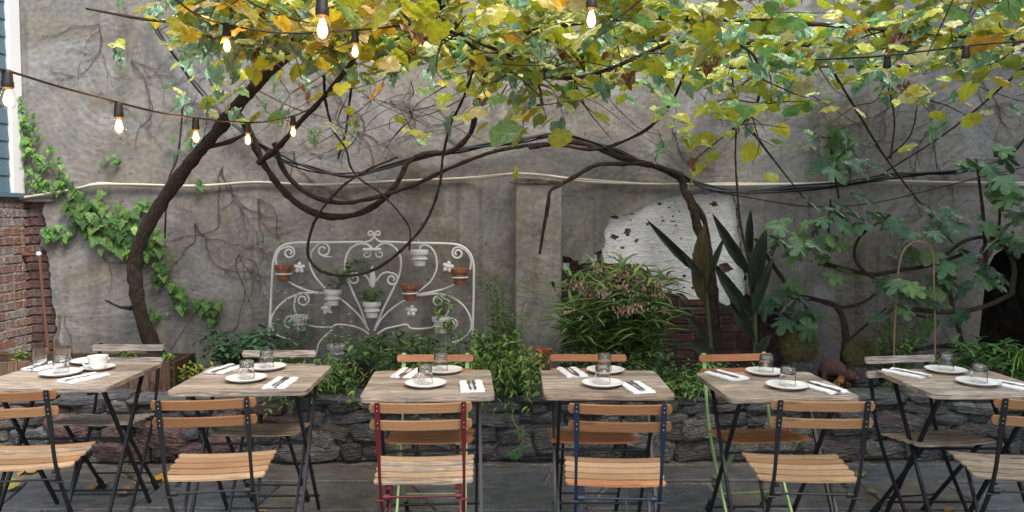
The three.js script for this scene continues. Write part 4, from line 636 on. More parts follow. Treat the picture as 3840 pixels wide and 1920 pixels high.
  for (let k = 0; k < 300; k++) { const c = pick(canes), p = c.getPoint(R()), q = p.clone().add(V(gauss() * 0.22, gauss() * 0.1 - 0.05, gauss() * 0.2)), m = p.clone().lerp(q, 0.5); if (project(q)[0] < 560) continue; m.add(V(gauss() * 0.06, gauss() * 0.05, gauss() * 0.06)); stalks.push(tube([p, m, q], 0.005, 0.002, { seg: 5, rad: 4 })); }
  mesh('shoots', merge(stalks), twigMat, g).userData.kind = 'stuff';
}

// ---- dead tendrils clinging to the wall
function tendril(x, y, dir, len, n, where) {
  const gs = [], grow = (p, a, l, r, depth) => { const pts = [p.clone()], q = p.clone(); let s = 0; while (s < l) { const st = 0.04; a += gauss() * 0.34; q.x += Math.cos(a) * st; q.y += Math.sin(a) * st; q.z = WALL + 0.005 + 0.01 * Math.abs(n2(q.x * 5, q.y * 5)); pts.push(q.clone()); s += st; if (depth < 2 && R() < 0.13) grow(q, a + (R() < 0.5 ? -1 : 1) * rr(0.4, 0.9), l * rr(0.2, 0.5), r * 0.65, depth + 1); } if (pts.length > 2) gs.push(tube(pts, r, r * 0.45, { seg: pts.length, rad: 4 })); };
  const p = dZ(x, y, WALL + 0.01); for (let k = 0; k < n; k++) grow(p.clone(), dir + rr(-0.8, 0.8), len * rr(0.5, 1.1), rr(0.0022, 0.004), 0);
  single('dried_tendril', 'dry leafless tendrils on the rendered wall ' + where, 'dead vine', merge(gs), deadTwig, 'dried tendrils on the rendered wall');
}
for (const [x, y, d, l, n, w] of [[250, 60, -1.2, 0.7, 3, 'high beside the white corner board'], [330, 150, -1.4, 0.7, 3, 'above the long festoon cord'], [275, 250, -0.6, 0.4, 2, 'behind the hanging bulb above the ivy'], [520, 120, -1.9, 0.7, 3, 'behind the black cables over the trunk'], [560, 420, -1.5, 0.8, 3, 'just under the lowest bulbs'], [650, 500, -1.7, 0.8, 3, 'inside the sagging bough'], [490, 560, -1.3, 0.8, 3, 'between trunk and headboard'], [600, 640, -1.5, 0.7, 3, 'next to the headboard corner'], [740, 380, -1.6, 0.7, 3, 'at the fork of the bough'], [900, 330, -1.2, 0.6, 3, 'above the black cable sag'], [980, 250, -1, 0.6, 3, 'under the leaves above the headboard'], [250, 640, -1.1, 0.5, 2, 'below the ivy beside the trunk'], [1130, 300, -2, 0.5, 2, 'where the bough climbs into the leaves'], [1850, 120, -1.4, 0.7, 3, 'behind the hanging spray of leaves'], [2250, 230, -1.6, 0.8, 4, 'above the fig beside the long cane'], [2330, 330, -1.5, 0.7, 3, 'over the top of the bamboo hoop'], [2040, 330, -1.2, 0.6, 2, 'beside the highest fig leaves'], [1700, 330, -2.2, 0.5, 2, 'above the white painted patch'], [820, 180, -1.3, 0.7, 3, 'behind the leaves over the crossed boughs'], [2430, 130, -1.8, 0.7, 3, 'behind the unlit bulbs']]) tendril(x, y, d, l, n, w);

// ---- ivy
{
  const g = thing('wall_ivy', 'green ivy trailing down the rendered wall beside the blue clapboards', 'ivy');
  const path = [[46, 240, 0.03, 0.03], [52, 290, 0.06, 0.036], [70, 345, 0.1, 0.04], [100, 395, 0.12, 0.042], [140, 440, 0.08, 0.044], [185, 495, 0.06, 0.055], [230, 545, 0.11, 0.075], [290, 570, 0.12, 0.085], [345, 590, 0.1, 0.085], [385, 640, 0.08, 0.08], [410, 690, 0.045, 0.07], [455, 735, 0.05, 0.07], [500, 775, 0.07, 0.07], [545, 765, 0.03, 0.06]], pts = path.map(([x, y]) => dZ(x, y, WALL + 0.03)), c = new THREE.CatmullRomCurve3(pts);
  mesh('stem', tube(pts, 0.006, 0.003, { seg: 60, rad: 5 }), deadTwig, g);
  mesh('stem', tube([dZ(430, 880, -5.5), dZ(455, 840, -5.6), dZ(480, 800, WALL + 0.04), dZ(500, 770, WALL + 0.03)], 0.008, 0.004, { seg: 14, rad: 6 }), deadTwig, g);
  const mats = [[0.08, 0.19, 0.035], [0.11, 0.24, 0.045], [0.05, 0.13, 0.03], [0.14, 0.27, 0.065]].map((k) => leafMat(...k, 0.25, 0.4)), cols = [[0.08, 0.19, 0.035], [0.12, 0.24, 0.045], [0.05, 0.13, 0.03]], fo = new Foliage();
  const put = (p, s, big) => { const d = V(gauss() * 0.5, -1, 0.25 + R() * 0.5), up = V(gauss() * 0.3, 0.5 + R() * 0.4, 1), m = basis(p, d, up, s); if (big) { const q = mesh('leaf', pick(ivyG), pick(mats), g); q.applyMatrix4(m); } else fo.add(pick(ivyG), m, vary(pick(cols))); };
  let n = 0;
  for (let k = 0; k < 900; k++) { const t = R(), f = t * (path.length - 1), i = Math.min(path.length - 2, Math.floor(f)), e = f - i, wd = path[i][2] * (1 - e) + path[i + 1][2] * e, s = path[i][3] * (1 - e) + path[i + 1][3] * e, p = c.getPoint(t); p.x += gauss() * wd * 0.62; p.y += gauss() * wd * 0.72; if (n2(p.x * 7, p.y * 7) > 0.42) continue; p.z += R() * 0.05; if (t > 0.3 && t < 0.38 && R() < 0.6) continue; if (t > 0.66 && R() < 0.62) continue; const big = s > 0.05 && n < 290; if (big) n++; put(p, s * rr(0.7, 1.25), big); }
  for (const [x, y, m, s] of [[285, 402, 9, 0.04], [150, 590, 22, 0.05], [350, 515, 8, 0.06], [385, 790, 26, 0.03], [470, 345, 4, 0.06], [495, 455, 3, 0.05], [130, 580, 10, 0.045], [60, 480, 0, 0], [100, 470, 40, 0.035]]) for (let k = 0; k < m; k++) put(dZ(x + gauss() * 16, y + gauss() * 9, WALL + 0.02 + R() * 0.04), s * rr(0.8, 1.2), false);
  fo.build('foliage', g);
}

// ================================================================ FIG
{
  const g = thing('fig_tree', 'dark green fig with broad lobed leaves sprawling before the wall', 'fig tree');
  const br = (l, a, b) => mesh('branch', tube(l.map(([x, y, z]) => dZ(x, y, z)), a, b, { seg: l.length * 6, rad: 8, rough: 0.12 }), bark, g);
  mesh('trunk', tube([[2125, 915, -5.35], [2128, 860, -5.35], [2120, 800, -5.35], [2105, 770, -5.35]].map(([x, y, z]) => dZ(x, y, z)), 0.034, 0.02, { seg: 20, rad: 9, rough: 0.12 }), bark, g);
  br([[2105, 770, -5.35], [2060, 755, -5.35], [2000, 740, -5.4], [1960, 690, -5.45], [1900, 600, -5.5]], 0.018, 0.012); br([[2110, 775, -5.35], [2160, 765, -5.33], [2200, 740, -5.3], [2220, 700, -5.3]], 0.015, 0.007);
  br([[2060, 660, -5.4], [2130, 678, -5.35], [2200, 690, -5.3], [2260, 680, -5.3], [2350, 665, -5.35], [2420, 640, -5.4]], 0.017, 0.012); br([[2180, 690, -5.3], [2150, 650, -5.3], [2160, 600, -5.28], [2240, 540, -5.3]], 0.012, 0.007);
  br([[2185, 690, -5.3], [2240, 740, -5.3], [2270, 780, -5.35], [2330, 800, -5.3]], 0.012, 0.007); br([[2290, 778, -5.2], [2400, 785, -5.1], [2480, 770, -5.1], [2545, 740, -5.15]], 0.017, 0.014); br([[2545, 740, -5.15], [2548, 660, -5.15], [2500, 600, -5.2], [2430, 605, -5.25], [2380, 640, -5.3]], 0.017, 0.012);
  br([[2480, 660, -5.25], [2475, 560, -5.2], [2465, 470, -5.2], [2455, 400, -5.2]], 0.014, 0.008); br([[2510, 590, -5.15], [2515, 540, -5.15], [2510, 490, -5.15]], 0.01, 0.006); br([[2080, 650, -5.4], [2085, 560, -5.4], [2090, 500, -5.4]], 0.01, 0.006); br([[2110, 500, -5.45], [2095, 400, -5.45], [2085, 340, -5.45]], 0.009, 0.006); br([[2130, 860, -5.35], [2200, 800, -5.3], [2230, 775, -5.3]], 0.01, 0.006); br([[2440, 880, -5.1], [2380, 870, -5.15], [2300, 880, -5.2]], 0.018, 0.014); br([[2380, 660, -5.3], [2390, 740, -5.3], [2420, 860, -5.3]], 0.013, 0.018);
  const mats = [[0.08, 0.19, 0.1], [0.11, 0.24, 0.12], [0.06, 0.15, 0.08], [0.12, 0.26, 0.105], [0.15, 0.28, 0.09]].map((k) => leafMat(...k, 0.25, 0.5));
  for (const [x, y, z, n, sx, sy] of [[2115, 345, -5.45, 9, 42, 30], [2100, 395, -5.42, 8, 46, 26], [2160, 380, -5.4, 4, 30, 20], [2050, 545, -5.25, 10, 60, 26], [2120, 520, -5.2, 12, 60, 24], [2200, 545, -5.25, 8, 50, 22], [1960, 580, -5.3, 7, 36, 26], [2000, 620, -5.3, 7, 50, 20], [2080, 610, -5.2, 6, 40, 20], [2100, 690, -5.25, 4, 24, 20], [1990, 720, -5.4, 8, 36, 36], [2010, 770, -5.35, 7, 40, 30], [2055, 790, -5.3, 3, 20, 16], [1950, 770, -5.4, 5, 40, 30], [2340, 535, -5.3, 6, 50, 20], [2330, 570, -5.3, 4, 30, 18], [2270, 700, -5.15, 4, 36, 14], [2300, 745, -5.1, 7, 50, 26], [2250, 770, -5.15, 6, 40, 24], [2360, 690, -5.25, 6, 40, 26], [2410, 640, -5.25, 6, 40, 24], [2450, 700, -5.2, 6, 46, 24], [2470, 420, -5.15, 8, 44, 26], [2520, 380, -5.1, 3, 12, 24], [2430, 560, -5.2, 5, 36, 16], [2500, 480, -5.1, 4, 20, 26], [2555, 520, -5, 5, 24, 40], [2540, 610, -5.1, 7, 34, 26], [2570, 480, -4.8, 3, 14, 14], [2260, 640, -5.35, 4, 40, 20], [2380, 780, -5.2, 5, 50, 24]]) for (let k = 0; k < Math.ceil(n * 0.68); k++) {
    const p = dZ(x + gauss() * sx * 0.75, y + gauss() * sy * 0.75, z + gauss() * 0.1), a = R() * 6.283, s = rr(0.12, 0.19), l = mesh('leaf', pick(figG), pick(mats), g);
    l.applyMatrix4(basis(p, V(Math.cos(a), -0.2 - R() * 0.45, Math.sin(a) * 0.6 + 0.3), V(gauss() * 0.35, 1, 0.3 + gauss() * 0.3), s));
    if (k % 3 === 0) mesh('leaf_stalk', tube([p, p.clone().add(V(rr(-0.04, 0.04), rr(0, 0.04), -0.04)), p.clone().add(V(rr(-0.08, 0.08), -0.02, -0.08))], 0.002, 0.0025, { seg: 4, rad: 5 }), greenStem, g);
  }
}

// ---- cannas
const cannaMats = [leafMat(0.022, 0.036, 0.024, 0.15, 0.2), leafMat(0.04, 0.062, 0.036, 0.2, 0.2), leafMat(0.11, 0.09, 0.035, 0.25, 0.2)];
function canna(label, stalk, leaves) {
  const b = dZ(stalk[0][0], stalk[0][1], stalk[0][2]), g = thing('canna', label, 'canna', [0, 0, 0], 0, 'cannas by the bare brick');
  mesh('stalk', tube(stalk.map(([x, y, z]) => dZ(x, y, z)), 0.02, 0.012, { seg: 24, rad: 8 }), mat(L(0.06, 0.075, 0.03), 0.6), g);
  for (const [x0, y0, x1, y1, z, w0, k, m] of leaves) { const w = w0 * 0.5; const p = dZ(x0, y0, z), q = dZ(x1, y1, z + 0.12), d = q.clone().sub(p), s = d.length(), l = mesh('leaf', cannaG[k], cannaMats[m], g); l.applyMatrix4(basis(p, d.clone().add(V(0, 0.1 * s, 0)), V(d.y > 0 ? -0.5 : 0.3, d.y > 0 ? 0.2 : 1, 0.9), s)); l.scale.x *= w; }
}
canna('tall canna with bronze striped leaf upright before the white patch', [[1790, 905, -5.25], [1782, 800, -5.25], [1772, 700, -5.25], [1765, 620, -5.25]], [[1765, 690, 1635, 590, -5.2, 0.7, 1, 0], [1768, 760, 1765, 570, -5.2, 1.3, 0, 2], [1775, 740, 1822, 600, -5.2, 0.7, 0, 1], [1770, 700, 1725, 660, -5.15, 1.2, 1, 1], [1785, 860, 1715, 790, -5.15, 0.9, 1, 1], [1790, 890, 1750, 880, -5.05, 2.4, 1, 1]]);
canna('tall canna with broad black green leaves beside the fig', [[1900, 905, -5.2], [1898, 800, -5.2], [1890, 700, -5.2], [1888, 600, -5.2]], [[1888, 690, 1795, 575, -5.15, 1.0, 1, 0], [1890, 640, 1885, 535, -5.2, 1.0, 0, 0], [1895, 740, 1925, 580, -5.15, 1.3, 0, 0], [1898, 790, 1945, 650, -5.15, 1.0, 0, 1], [1895, 800, 1800, 700, -5.1, 1.2, 1, 0], [1900, 860, 1830, 760, -5.1, 1.1, 1, 0], [1905, 890, 1925, 860, -5, 2.4, 1, 1]]);

// ---- northern sea oats
{
  const c = bed(1560, 900, -5.25), g = thing('sea_oats_grass', 'clump of sea oats grass with pinkish dry seed heads by the pilaster', 'grass', [c.x, c.y, c.z]), fo = new Foliage(), se = new Foliage(), st = [];
  for (let s = 0; s < 125; s++) {
    const x = rr(-0.34, 0.3), z = rr(-0.18, 0.2), h = rr(0.4, 0.88) * (1 - 0.25 * (x / 0.4) ** 2), lx = x + gauss() * 0.06 - 0.02, lz = z + rr(0, 0.16), cv = new THREE.CatmullRomCurve3([V(x * 0.5, -0.02, z * 0.5), V(x * 0.8, h * 0.5, z * 0.8), V(lx, h * 0.9, lz), V(lx + gauss() * 0.07, h * 0.98, lz + 0.06)]);
    st.push(tube(cv.getPoints(6), 0.002, 0.001, { seg: 8, rad: 4 }));
    for (let k = 0; k < 11; k++) { const t = 0.12 + 0.74 * (k + R()) / 11, p = cv.getPoint(t), a = R() * 6.283; fo.add(pick(lanceG), basis(p, V(Math.cos(a) * 0.8, 0.85, Math.sin(a) * 0.6 + 0.3), V(0, 1, 0.2), rr(0.1, 0.18)), vary(pick([[0.1, 0.2, 0.045], [0.15, 0.26, 0.065], [0.07, 0.15, 0.04], [0.22, 0.28, 0.08]]))); }
    if (h > 0.58) for (let k = 0; k < 15; k++) { const p = cv.getPoint(0.8 + 0.2 * R()).add(V(gauss() * 0.025, -R() * 0.05, gauss() * 0.02)); se.add(ovalG[0], basis(p, V(gauss() * 0.2, -1, gauss() * 0.2), V(rr(-1, 1), 0.1, 1), rr(0.018, 0.03)), vary([0.5, 0.34, 0.26])); }
  }
  mesh('stems', merge(st), greenStem, g).userData.kind = 'stuff'; fo.build('foliage', g); se.build('seed_heads', g);
}
// ---- clumps in the bed
const plant = (name, label, cat, x, z, o) => clump(name, label, cat, bed(x, 880, z), o);
plant('fern_bush', 'feathery green bush behind the table next to the carafe table', 'bush', 610, -5.25, { stems: 70, h: 0.42, spread: 0.36, leaves: 10, geo: fernG, size: [0.07, 0.11], colours: DEEP, droop: 0.5 });
plant('flowering_weed', 'thin weed with tiny white flowers climbing before the headboard', 'weed', 745, -5.42, { stems: 22, h: 0.72, spread: 0.2, leaves: 12, geo: lanceG, size: [0.04, 0.07], colours: GREEN, droop: 0.1, flower: { share: 0.7, size: 0.016, colour: [0.7, 0.7, 0.66] } });
plant('flowering_weed', 'thin weed with white flowers rising beside the lowest white pot', 'weed', 850, -5.3, { stems: 12, h: 0.52, spread: 0.14, leaves: 10, geo: lanceG, size: [0.04, 0.06], colours: MID, droop: 0.1, flower: { share: 0.6, size: 0.015, colour: [0.7, 0.7, 0.66] } });
plant('leafy_bush', 'dense leafy bush below the middle of the headboard', 'bush', 985, -5.2, { stems: 80, h: 0.38, spread: 0.4, leaves: 12, geo: [...lanceG, ovalG[0]], size: [0.06, 0.09], colours: DEEP.concat(MID), droop: 0.3, foot: 0.2 });
plant('leafy_bush', 'dense leafy bush below the headboard end nearest the pilaster', 'bush', 1150, -5.15, { stems: 46, h: 0.28, spread: 0.32, leaves: 11, geo: ovalG, size: [0.04, 0.065], colours: MID, droop: 0.35, foot: 0.2 });
plant('lime_shoot', 'upright yellow green shoot before the white pot on the headboard', 'plant', 1120, -5.3, { stems: 5, h: 0.56, spread: 0.07, leaves: 11, geo: ovalG, size: [0.06, 0.08], colours: LIME, droop: 0.05 });
plant('leafy_weed', 'tall leafy weed standing in front of the pilaster', 'weed', 1262, -5.2, { stems: 36, h: 0.76, spread: 0.22, leaves: 18, geo: lanceG, size: [0.05, 0.08], colours: MID, droop: 0.1, foot: 0.12 });
plant('leafy_weed', 'bushy weed spreading under the tall weed before the pilaster', 'weed', 1230, -5.05, { stems: 70, h: 0.46, spread: 0.3, leaves: 12, geo: [...ovalG, lanceG[0]], size: [0.045, 0.075], colours: MID.concat(LIME), droop: 0.4, foot: 0.18 });
plant('orange_coleus', 'orange leaved plant glowing at the foot of the pilaster', 'plant', 1352, -5.1, { stems: 16, h: 0.3, spread: 0.15, leaves: 8, geo: ovalG, size: [0.06, 0.09], colours: [[0.5, 0.16, 0.05], [0.42, 0.11, 0.04], [0.5, 0.26, 0.1]], droop: 0.3 });
plant('leafy_bush', 'low green bush under the sea oats by the blue chair\'s table', 'bush', 1560, -5.05, { stems: 80, h: 0.32, spread: 0.48, leaves: 9, geo: ovalG, size: [0.035, 0.06], colours: GREEN.concat(DEEP), droop: 0.4, foot: 0.3 });
plant('leafy_bush', 'low round leaved bush under the first canna', 'bush', 1730, -5.02, { stems: 34, h: 0.22, spread: 0.34, leaves: 9, geo: ovalG, size: [0.035, 0.06], colours: GREEN.concat(MID), droop: 0.5, foot: 0.2 });
plant('leafy_bush', 'small green bush below the second canna', 'bush', 1870, -5.1, { stems: 20, h: 0.18, spread: 0.2, leaves: 8, geo: ovalG, size: [0.035, 0.05], colours: GREEN, droop: 0.4, foot: 0.12 });
plant('lime_bush', 'bright green bush growing inside the bamboo hoop', 'bush', 2255, -5.3, { stems: 40, h: 0.46, spread: 0.24, leaves: 12, geo: ovalG, size: [0.04, 0.06], colours: LIME.concat(MID), droop: 0.3, foot: 0.12 });
plant('feathery_bush', 'feathery bright green bush beside the dark cellar opening', 'bush', 2490, -4.98, { stems: 60, h: 0.38, spread: 0.36, leaves: 10, geo: fernG, size: [0.06, 0.1], colours: [[0.06, 0.16, 0.035], [0.08, 0.2, 0.04], [0.05, 0.13, 0.03]], droop: 0.4, foot: 0.2 });
plant('feathery_bush', 'yellow green grass tuft at the far end of the bed', 'grass', 2580, -4.9, { stems: 40, h: 0.34, spread: 0.25, leaves: 9, geo: bladeG, size: [0.12, 0.2], colours: LIME, droop: 0.4, foot: 0.15 });
plant('thyme_tuft', 'grey green thyme tuft at the wall edge by the hoop table', 'herb', 2285, -4.87, { stems: 60, h: 0.1, spread: 0.2, leaves: 12, geo: ovalG, size: [0.012, 0.02], colours: [[0.1, 0.15, 0.08], [0.14, 0.19, 0.1]], droop: 0.5, foot: 0.15 });
// plants that spill over the stones
const spill = (label, x, z, o) => plant('trailing_weed', label, 'weed', x, z, { droop: 0, up: 0.2, foot: 0.2, geo: [...lanceG, ovalG[1]], size: [0.035, 0.06], colours: MID.concat(LIME), group: 'weeds spilling over the stone planter', ...o });
spill('green weeds spilling over the stones between the second table and the boulder', 775, -4.86, { stems: 120, h: 0.3, spread: 0.42, leaves: 15, lean: [0, 0.2, 0.2] });
spill('green weeds spilling over the stones just behind the red chair\'s table', 1080, -4.9, { stems: 70, h: 0.26, spread: 0.42, leaves: 13, lean: [0, 0.14, 0.14] });
spill('green weeds spilling over the stones between the red and blue chairs\' tables', 1270, -4.86, { stems: 120, h: 0.36, spread: 0.32, leaves: 15, lean: [0, 0.26, 0.24] });
spill('low weeds at the stone edge between the blue chair\'s table and the canna', 1690, -4.9, { stems: 70, h: 0.18, spread: 0.36, leaves: 12, lean: [0, 0.08, 0.08] });
spill('sparse weeds under the feathery bush at the hoop table', 2520, -4.85, { stems: 30, h: 0.16, spread: 0.35, leaves: 10, lean: [0, 0.05, 0.05] });
{ // trailing bindweed strand with a few leaves hanging down the stones
  const g = thing('bindweed', 'single bindweed strand hanging down the stones with pale leaves', 'weed'), pts = [[1298, 1010, -4.66], [1288, 1050, -4.62], [1305, 1080, -4.6], [1318, 1100, -4.6], [1300, 1130, -4.59], [1270, 1150, -4.59]].map(([x, y, z]) => dZ(x, y, z)), c = new THREE.CatmullRomCurve3(pts);
  mesh('stem', tube(pts, 0.003, 0.002, { seg: 24, rad: 5 }), mat(L(0.3, 0.32, 0.18), 0.8), g);
  for (let k = 0; k < 7; k++) mesh('leaf', pick(ivyG), pick([leafMat(0.08, 0.2, 0.09), leafMat(0.1, 0.22, 0.08)]), g).applyMatrix4(basis(c.getPoint(R()).add(V(rr(-0.04, 0.04), 0, 0.01)), V(gauss() * 0.6, -1, 0.3), V(0, 0.5, 1), rr(0.04, 0.065)));
}
// plants in pots
for (const [k, label, o] of [['d', 'feathery green plant growing in the white pot near the heart scroll', { stems: 12, h: 0.24, spread: 0.2, leaves: 9, geo: fernG, size: [0.05, 0.07], colours: MID, droop: 0.2, lean: [0.1, 0, 0] }], ['e', 'spiky green plant growing in the middle white pot', { stems: 16, h: 0.14, spread: 0.1, leaves: 9, geo: lanceG, size: [0.05, 0.07], colours: MID, droop: 0.1 }], ['h', 'young leafy plant growing in the white pot at the pilaster end', { stems: 6, h: 0.2, spread: 0.08, leaves: 8, geo: ovalG, size: [0.04, 0.05], colours: LIME, droop: 0.1 }], ['i', 'white flowered sprig growing in the lowest white pot', { stems: 8, h: 0.12, spread: 0.07, leaves: 6, geo: lanceG, size: [0.03, 0.04], colours: MID, droop: 0.1, flower: { share: 0.8, size: 0.018, colour: [0.66, 0.68, 0.62] } }]]) clump('potted_plant', label, 'plant', pots[k], { foot: 0.03, r: 0.0015, group: 'plants in the headboard pots', ...o });
{ // wooden trough at the left of the bed
  const g = thing('plank_trough', 'wooden trough of upright planks on the stones by the carafe table', 'planter'), x0 = -3.5, x1 = atZ(622, 0, -4.86).x, y0 = 0.4, y1 = 0.585;
  let x = x0; while (x < x1 - 0.03) { const w = Math.min(rr(0.055, 0.085), x1 - x), m = mesh('plank', boxUV(rbox(0.19, w - 0.004, 0.018, 0.003), R() * 5, R() * 5), mat(L(...pick([[0.4, 0.28, 0.22], [0.34, 0.23, 0.18], [0.46, 0.34, 0.28], [0.28, 0.21, 0.175]])), 0.85, { map: rep(oldGrain, 1, 4) }), g); m.rotation.z = Math.PI / 2; m.position.set(x + w / 2, (y0 + y1) / 2 + rr(-0.006, 0.006), -4.865); x += w; }
  mesh('end_board', boxUV(rbox(0.018, 0.18, 0.3, 0.003, x1 - 0.012, (y0 + y1) / 2, -5.026)), mat(L(0.18, 0.12, 0.09), 0.85, { map: rep(oldGrain, 1, 4) }), g); mesh('back_board', boxUV(rbox(x1 - x0, 0.18, 0.018, 0.003, (x0 + x1) / 2, (y0 + y1) / 2, -5.19)), mat(L(0.18, 0.12, 0.09), 0.85, { map: rep(oldGrain, 1, 4) }), g);
  mesh('trough_soil', boxUV(box(x1 - x0 - 0.03, 0.12, 0.29, (x0 + x1) / 2 - 0.008, y0 + 0.06, -5.026)), soilMat, g);
}
for (const [x, label] of [[28, 'tiny green seedling in the plank trough beside the brick wall'], [290, 'tiny green seedling in the plank trough under the grey chair back'], [400, 'tiny green seedling in the plank trough beside the trunk']]) { const p = atZ(x * K, 0, -5.0); clump('seedling', label, 'plant', V(p.x, 0.52, -5.0), { stems: 6, h: 0.13, spread: 0.07, leaves: 6, geo: ovalG, size: [0.04, 0.06], colours: LIME, foot: 0.03 }); }
plant('trailing_weed', 'yellowing weed among dry leaves between trunk and fern bush', 'weed', 475, -5.0, { stems: 20, h: 0.2, spread: 0.2, leaves: 8, geo: ovalG, size: [0.04, 0.06], colours: LIME.concat([[0.4, 0.3, 0.04]]), foot: 0.1 });
{ const fo = new Foliage(); for (let k = 0; k < 260; k++) { const x = rr(-2.3, 3), z = rr(-5.4, -4.75), dense = Math.exp(-((x + 2.05) ** 2) / 0.12); if (R() > dense + 0.06) continue; const a = R() * 6.28; fo.add(pick(curledG), basis(V(x, 0.4 + R() * 0.05, z), V(Math.cos(a), rr(-0.2, 0.3), Math.sin(a)), V(gauss() * 0.4, 1, gauss() * 0.4), rr(0.05, 0.09)), vary(pick([[0.22, 0.09, 0.035], [0.3, 0.15, 0.06], [0.14, 0.07, 0.035]]))); }
  tag(fo.build('leaf_litter'), 'dry brown fallen leaves heaped on the bed beside the trunk', 'leaf litter'); }
for (const [px, py, c, s, label] of [[582, 1801, [0.62, 0.36, 0.02], 0.09, 'fallen orange leaf on the paving by the grey chair\'s foot'], [95, 1772, [0.45, 0.36, 0.05], 0.11, 'fallen yellow green leaf on the paving under the first chair'], [30, 1835, [0.5, 0.42, 0.08], 0.08, 'fallen yellow leaf on the paving beneath the carafe table chair'], [370, 1825, [0.3, 0.2, 0.12], 0.12, 'curled brown leaf on the paving under the carafe table'], [495, 1778, [0.1, 0.2, 0.05], 0.06, 'small green leaf lying on a slab by the carafe table'], [455, 1850, [0.28, 0.19, 0.13], 0.08, 'small dry leaf on the paving near the carafe table']]) { const p = atH(px, py, 0.012), l = single('fallen_leaf', label, 'leaf', pick(grapeG), leafMat(...c, 0.2, 0.1), 'fallen leaves on the paving'); l.applyMatrix4(basis(V(p.x, 0.022, p.z), V(rr(-1, 1), 0.15, rr(-1, 1)), V(gauss() * 0.15, 1, 0.25), s)); }
for (let k = 0; k < 8; k++) { const l = single('fallen_leaf', 'small dry brown leaf lying on the paving beneath the row of tables', 'leaf', pick(grapeG), leafMat(...pick([[0.3, 0.21, 0.07], [0.24, 0.14, 0.06], [0.27, 0.24, 0.08]]), 0.2, 0.1), 'small dry leaves on the paving'); l.applyMatrix4(basis(V(rr(-2.6, 2.6), 0.02, rr(-4.5, -3.7)), V(rr(-1, 1), 0.15, rr(-1, 1)), V(gauss() * 0.2, 1, 0.1), rr(0.035, 0.065))); }
// boulder, moss balls, clay animal, hoop
{ const p = bed(892, 900, -5.05), o = single('mossy_boulder', 'dark mossy boulder under the lowest white pot', 'boulder', stoneGeos[4], mat(L(0.055, 0.052, 0.03), 1, { map: rep(rockTex, 2), bumpMap: rep(rockBump, 2), bumpScale: 0.05 })); o.scale.set(0.24, 0.2, 0.2); o.position.set(p.x, 0.45, p.z); }
for (const [x, y, r, label] of [[2012, 868, 0.112, 'round olive moss ball beside the second canna'], [2165, 890, 0.088, 'low olive moss dome beside the fig trunk']]) {
  const p = dZ(x, y, -5.25), g = thing('moss_ball', label, 'moss ball', [p.x, p.y, p.z], 0, 'moss balls on stone blocks'), fo = new Foliage();
  for (let k = 0; k < 4200; k++) { const v = V(gauss(), gauss() , gauss()).normalize(); fo.add(bladeG[0], basis(v.clone().multiplyScalar(r * (0.96 - 0.4 * R() * R())), v.clone().add(V(gauss() * 0.4, gauss() * 0.4, gauss() * 0.4)), V(R(), R(), R()), 0.036), vary([0.13, 0.125, 0.04], 0.4)); }
  fo.build('moss', g);
  const h = p.y - r * 0.8 - 0.34, b = single('stone_block', 'dark stone block carrying the ' + label.split(' beside')[0], 'stone', stoneGeos[2], greyRocks[3]); b.scale.set(0.2, h, 0.2); b.position.set(p.x, 0.34 + h / 2, p.z);
}
{ const p = bed(2098, 900, -5.15), g = thing('clay_animal', 'small reddish clay animal figure on the mulch between moss balls', 'figurine', [p.x, 0.375, p.z], -0.6), m = mat(L(0.16, 0.07, 0.055), 0.9, { map: rep(brickTex, 3) });
  const body = new THREE.SphereGeometry(0.06, 24, 18), q = body.attributes.position; for (let i = 0; i < q.count; i++) { const x = q.getX(i) / 0.06; q.setXYZ(i, x * 0.095, q.getY(i) * (1 - 0.2 * x) + 0.12 - 0.035 * x * x, q.getZ(i) * 0.85); } body.computeVertexNormals();
  mesh('body', body, m, g); mesh('head', new THREE.SphereGeometry(0.034, 16, 12).scale(1.2, 1, 0.9).translate(0.105, 0.075, 0), m, g); mesh('snout', new THREE.CylinderGeometry(0.014, 0.017, 0.03, 12).rotateZ(Math.PI / 2 - 0.4).translate(0.145, 0.06, 0), m, g);
  for (const [x, z] of [[-0.055, 0.03], [-0.055, -0.03], [0.05, 0.03], [0.05, -0.03]]) mesh('leg', new THREE.CylinderGeometry(0.019, 0.014, 0.1, 10).translate(x, 0.045, z), m, g);
  for (const z of [0.02, -0.02]) mesh('ear', new THREE.ConeGeometry(0.013, 0.03, 8).translate(0.1, 0.115, z), m, g); }
{ const z = -5.1, pts = [[3352, 1400], [3352, 1311], [3360, 1150], [3374, 986], [3396, 930], [3434, 907], [3475, 915], [3497, 945], [3502, 1050], [3506, 1200], [3505, 1400]].map(([x, y]) => atZ(x, y, z)); single('bamboo_hoop', 'thin bamboo hoop stuck in the bed as a plant support', 'plant support', tube(pts, 0.0065, 0.0065, { seg: 70, rad: 7, rough: 0.1 }), mat(L(0.26, 0.17, 0.1), 0.75)); }
{ const p = atZ(3730, 1402, -4.95); const o = single('plastic_pot', 'black plastic pot under the feathery bush', 'pot', potBody, mat(L(0.015, 0.017, 0.02), 0.5)); o.scale.set(1.5, 1.5, 1.5); o.position.set(p.x, 0.37, p.z); }

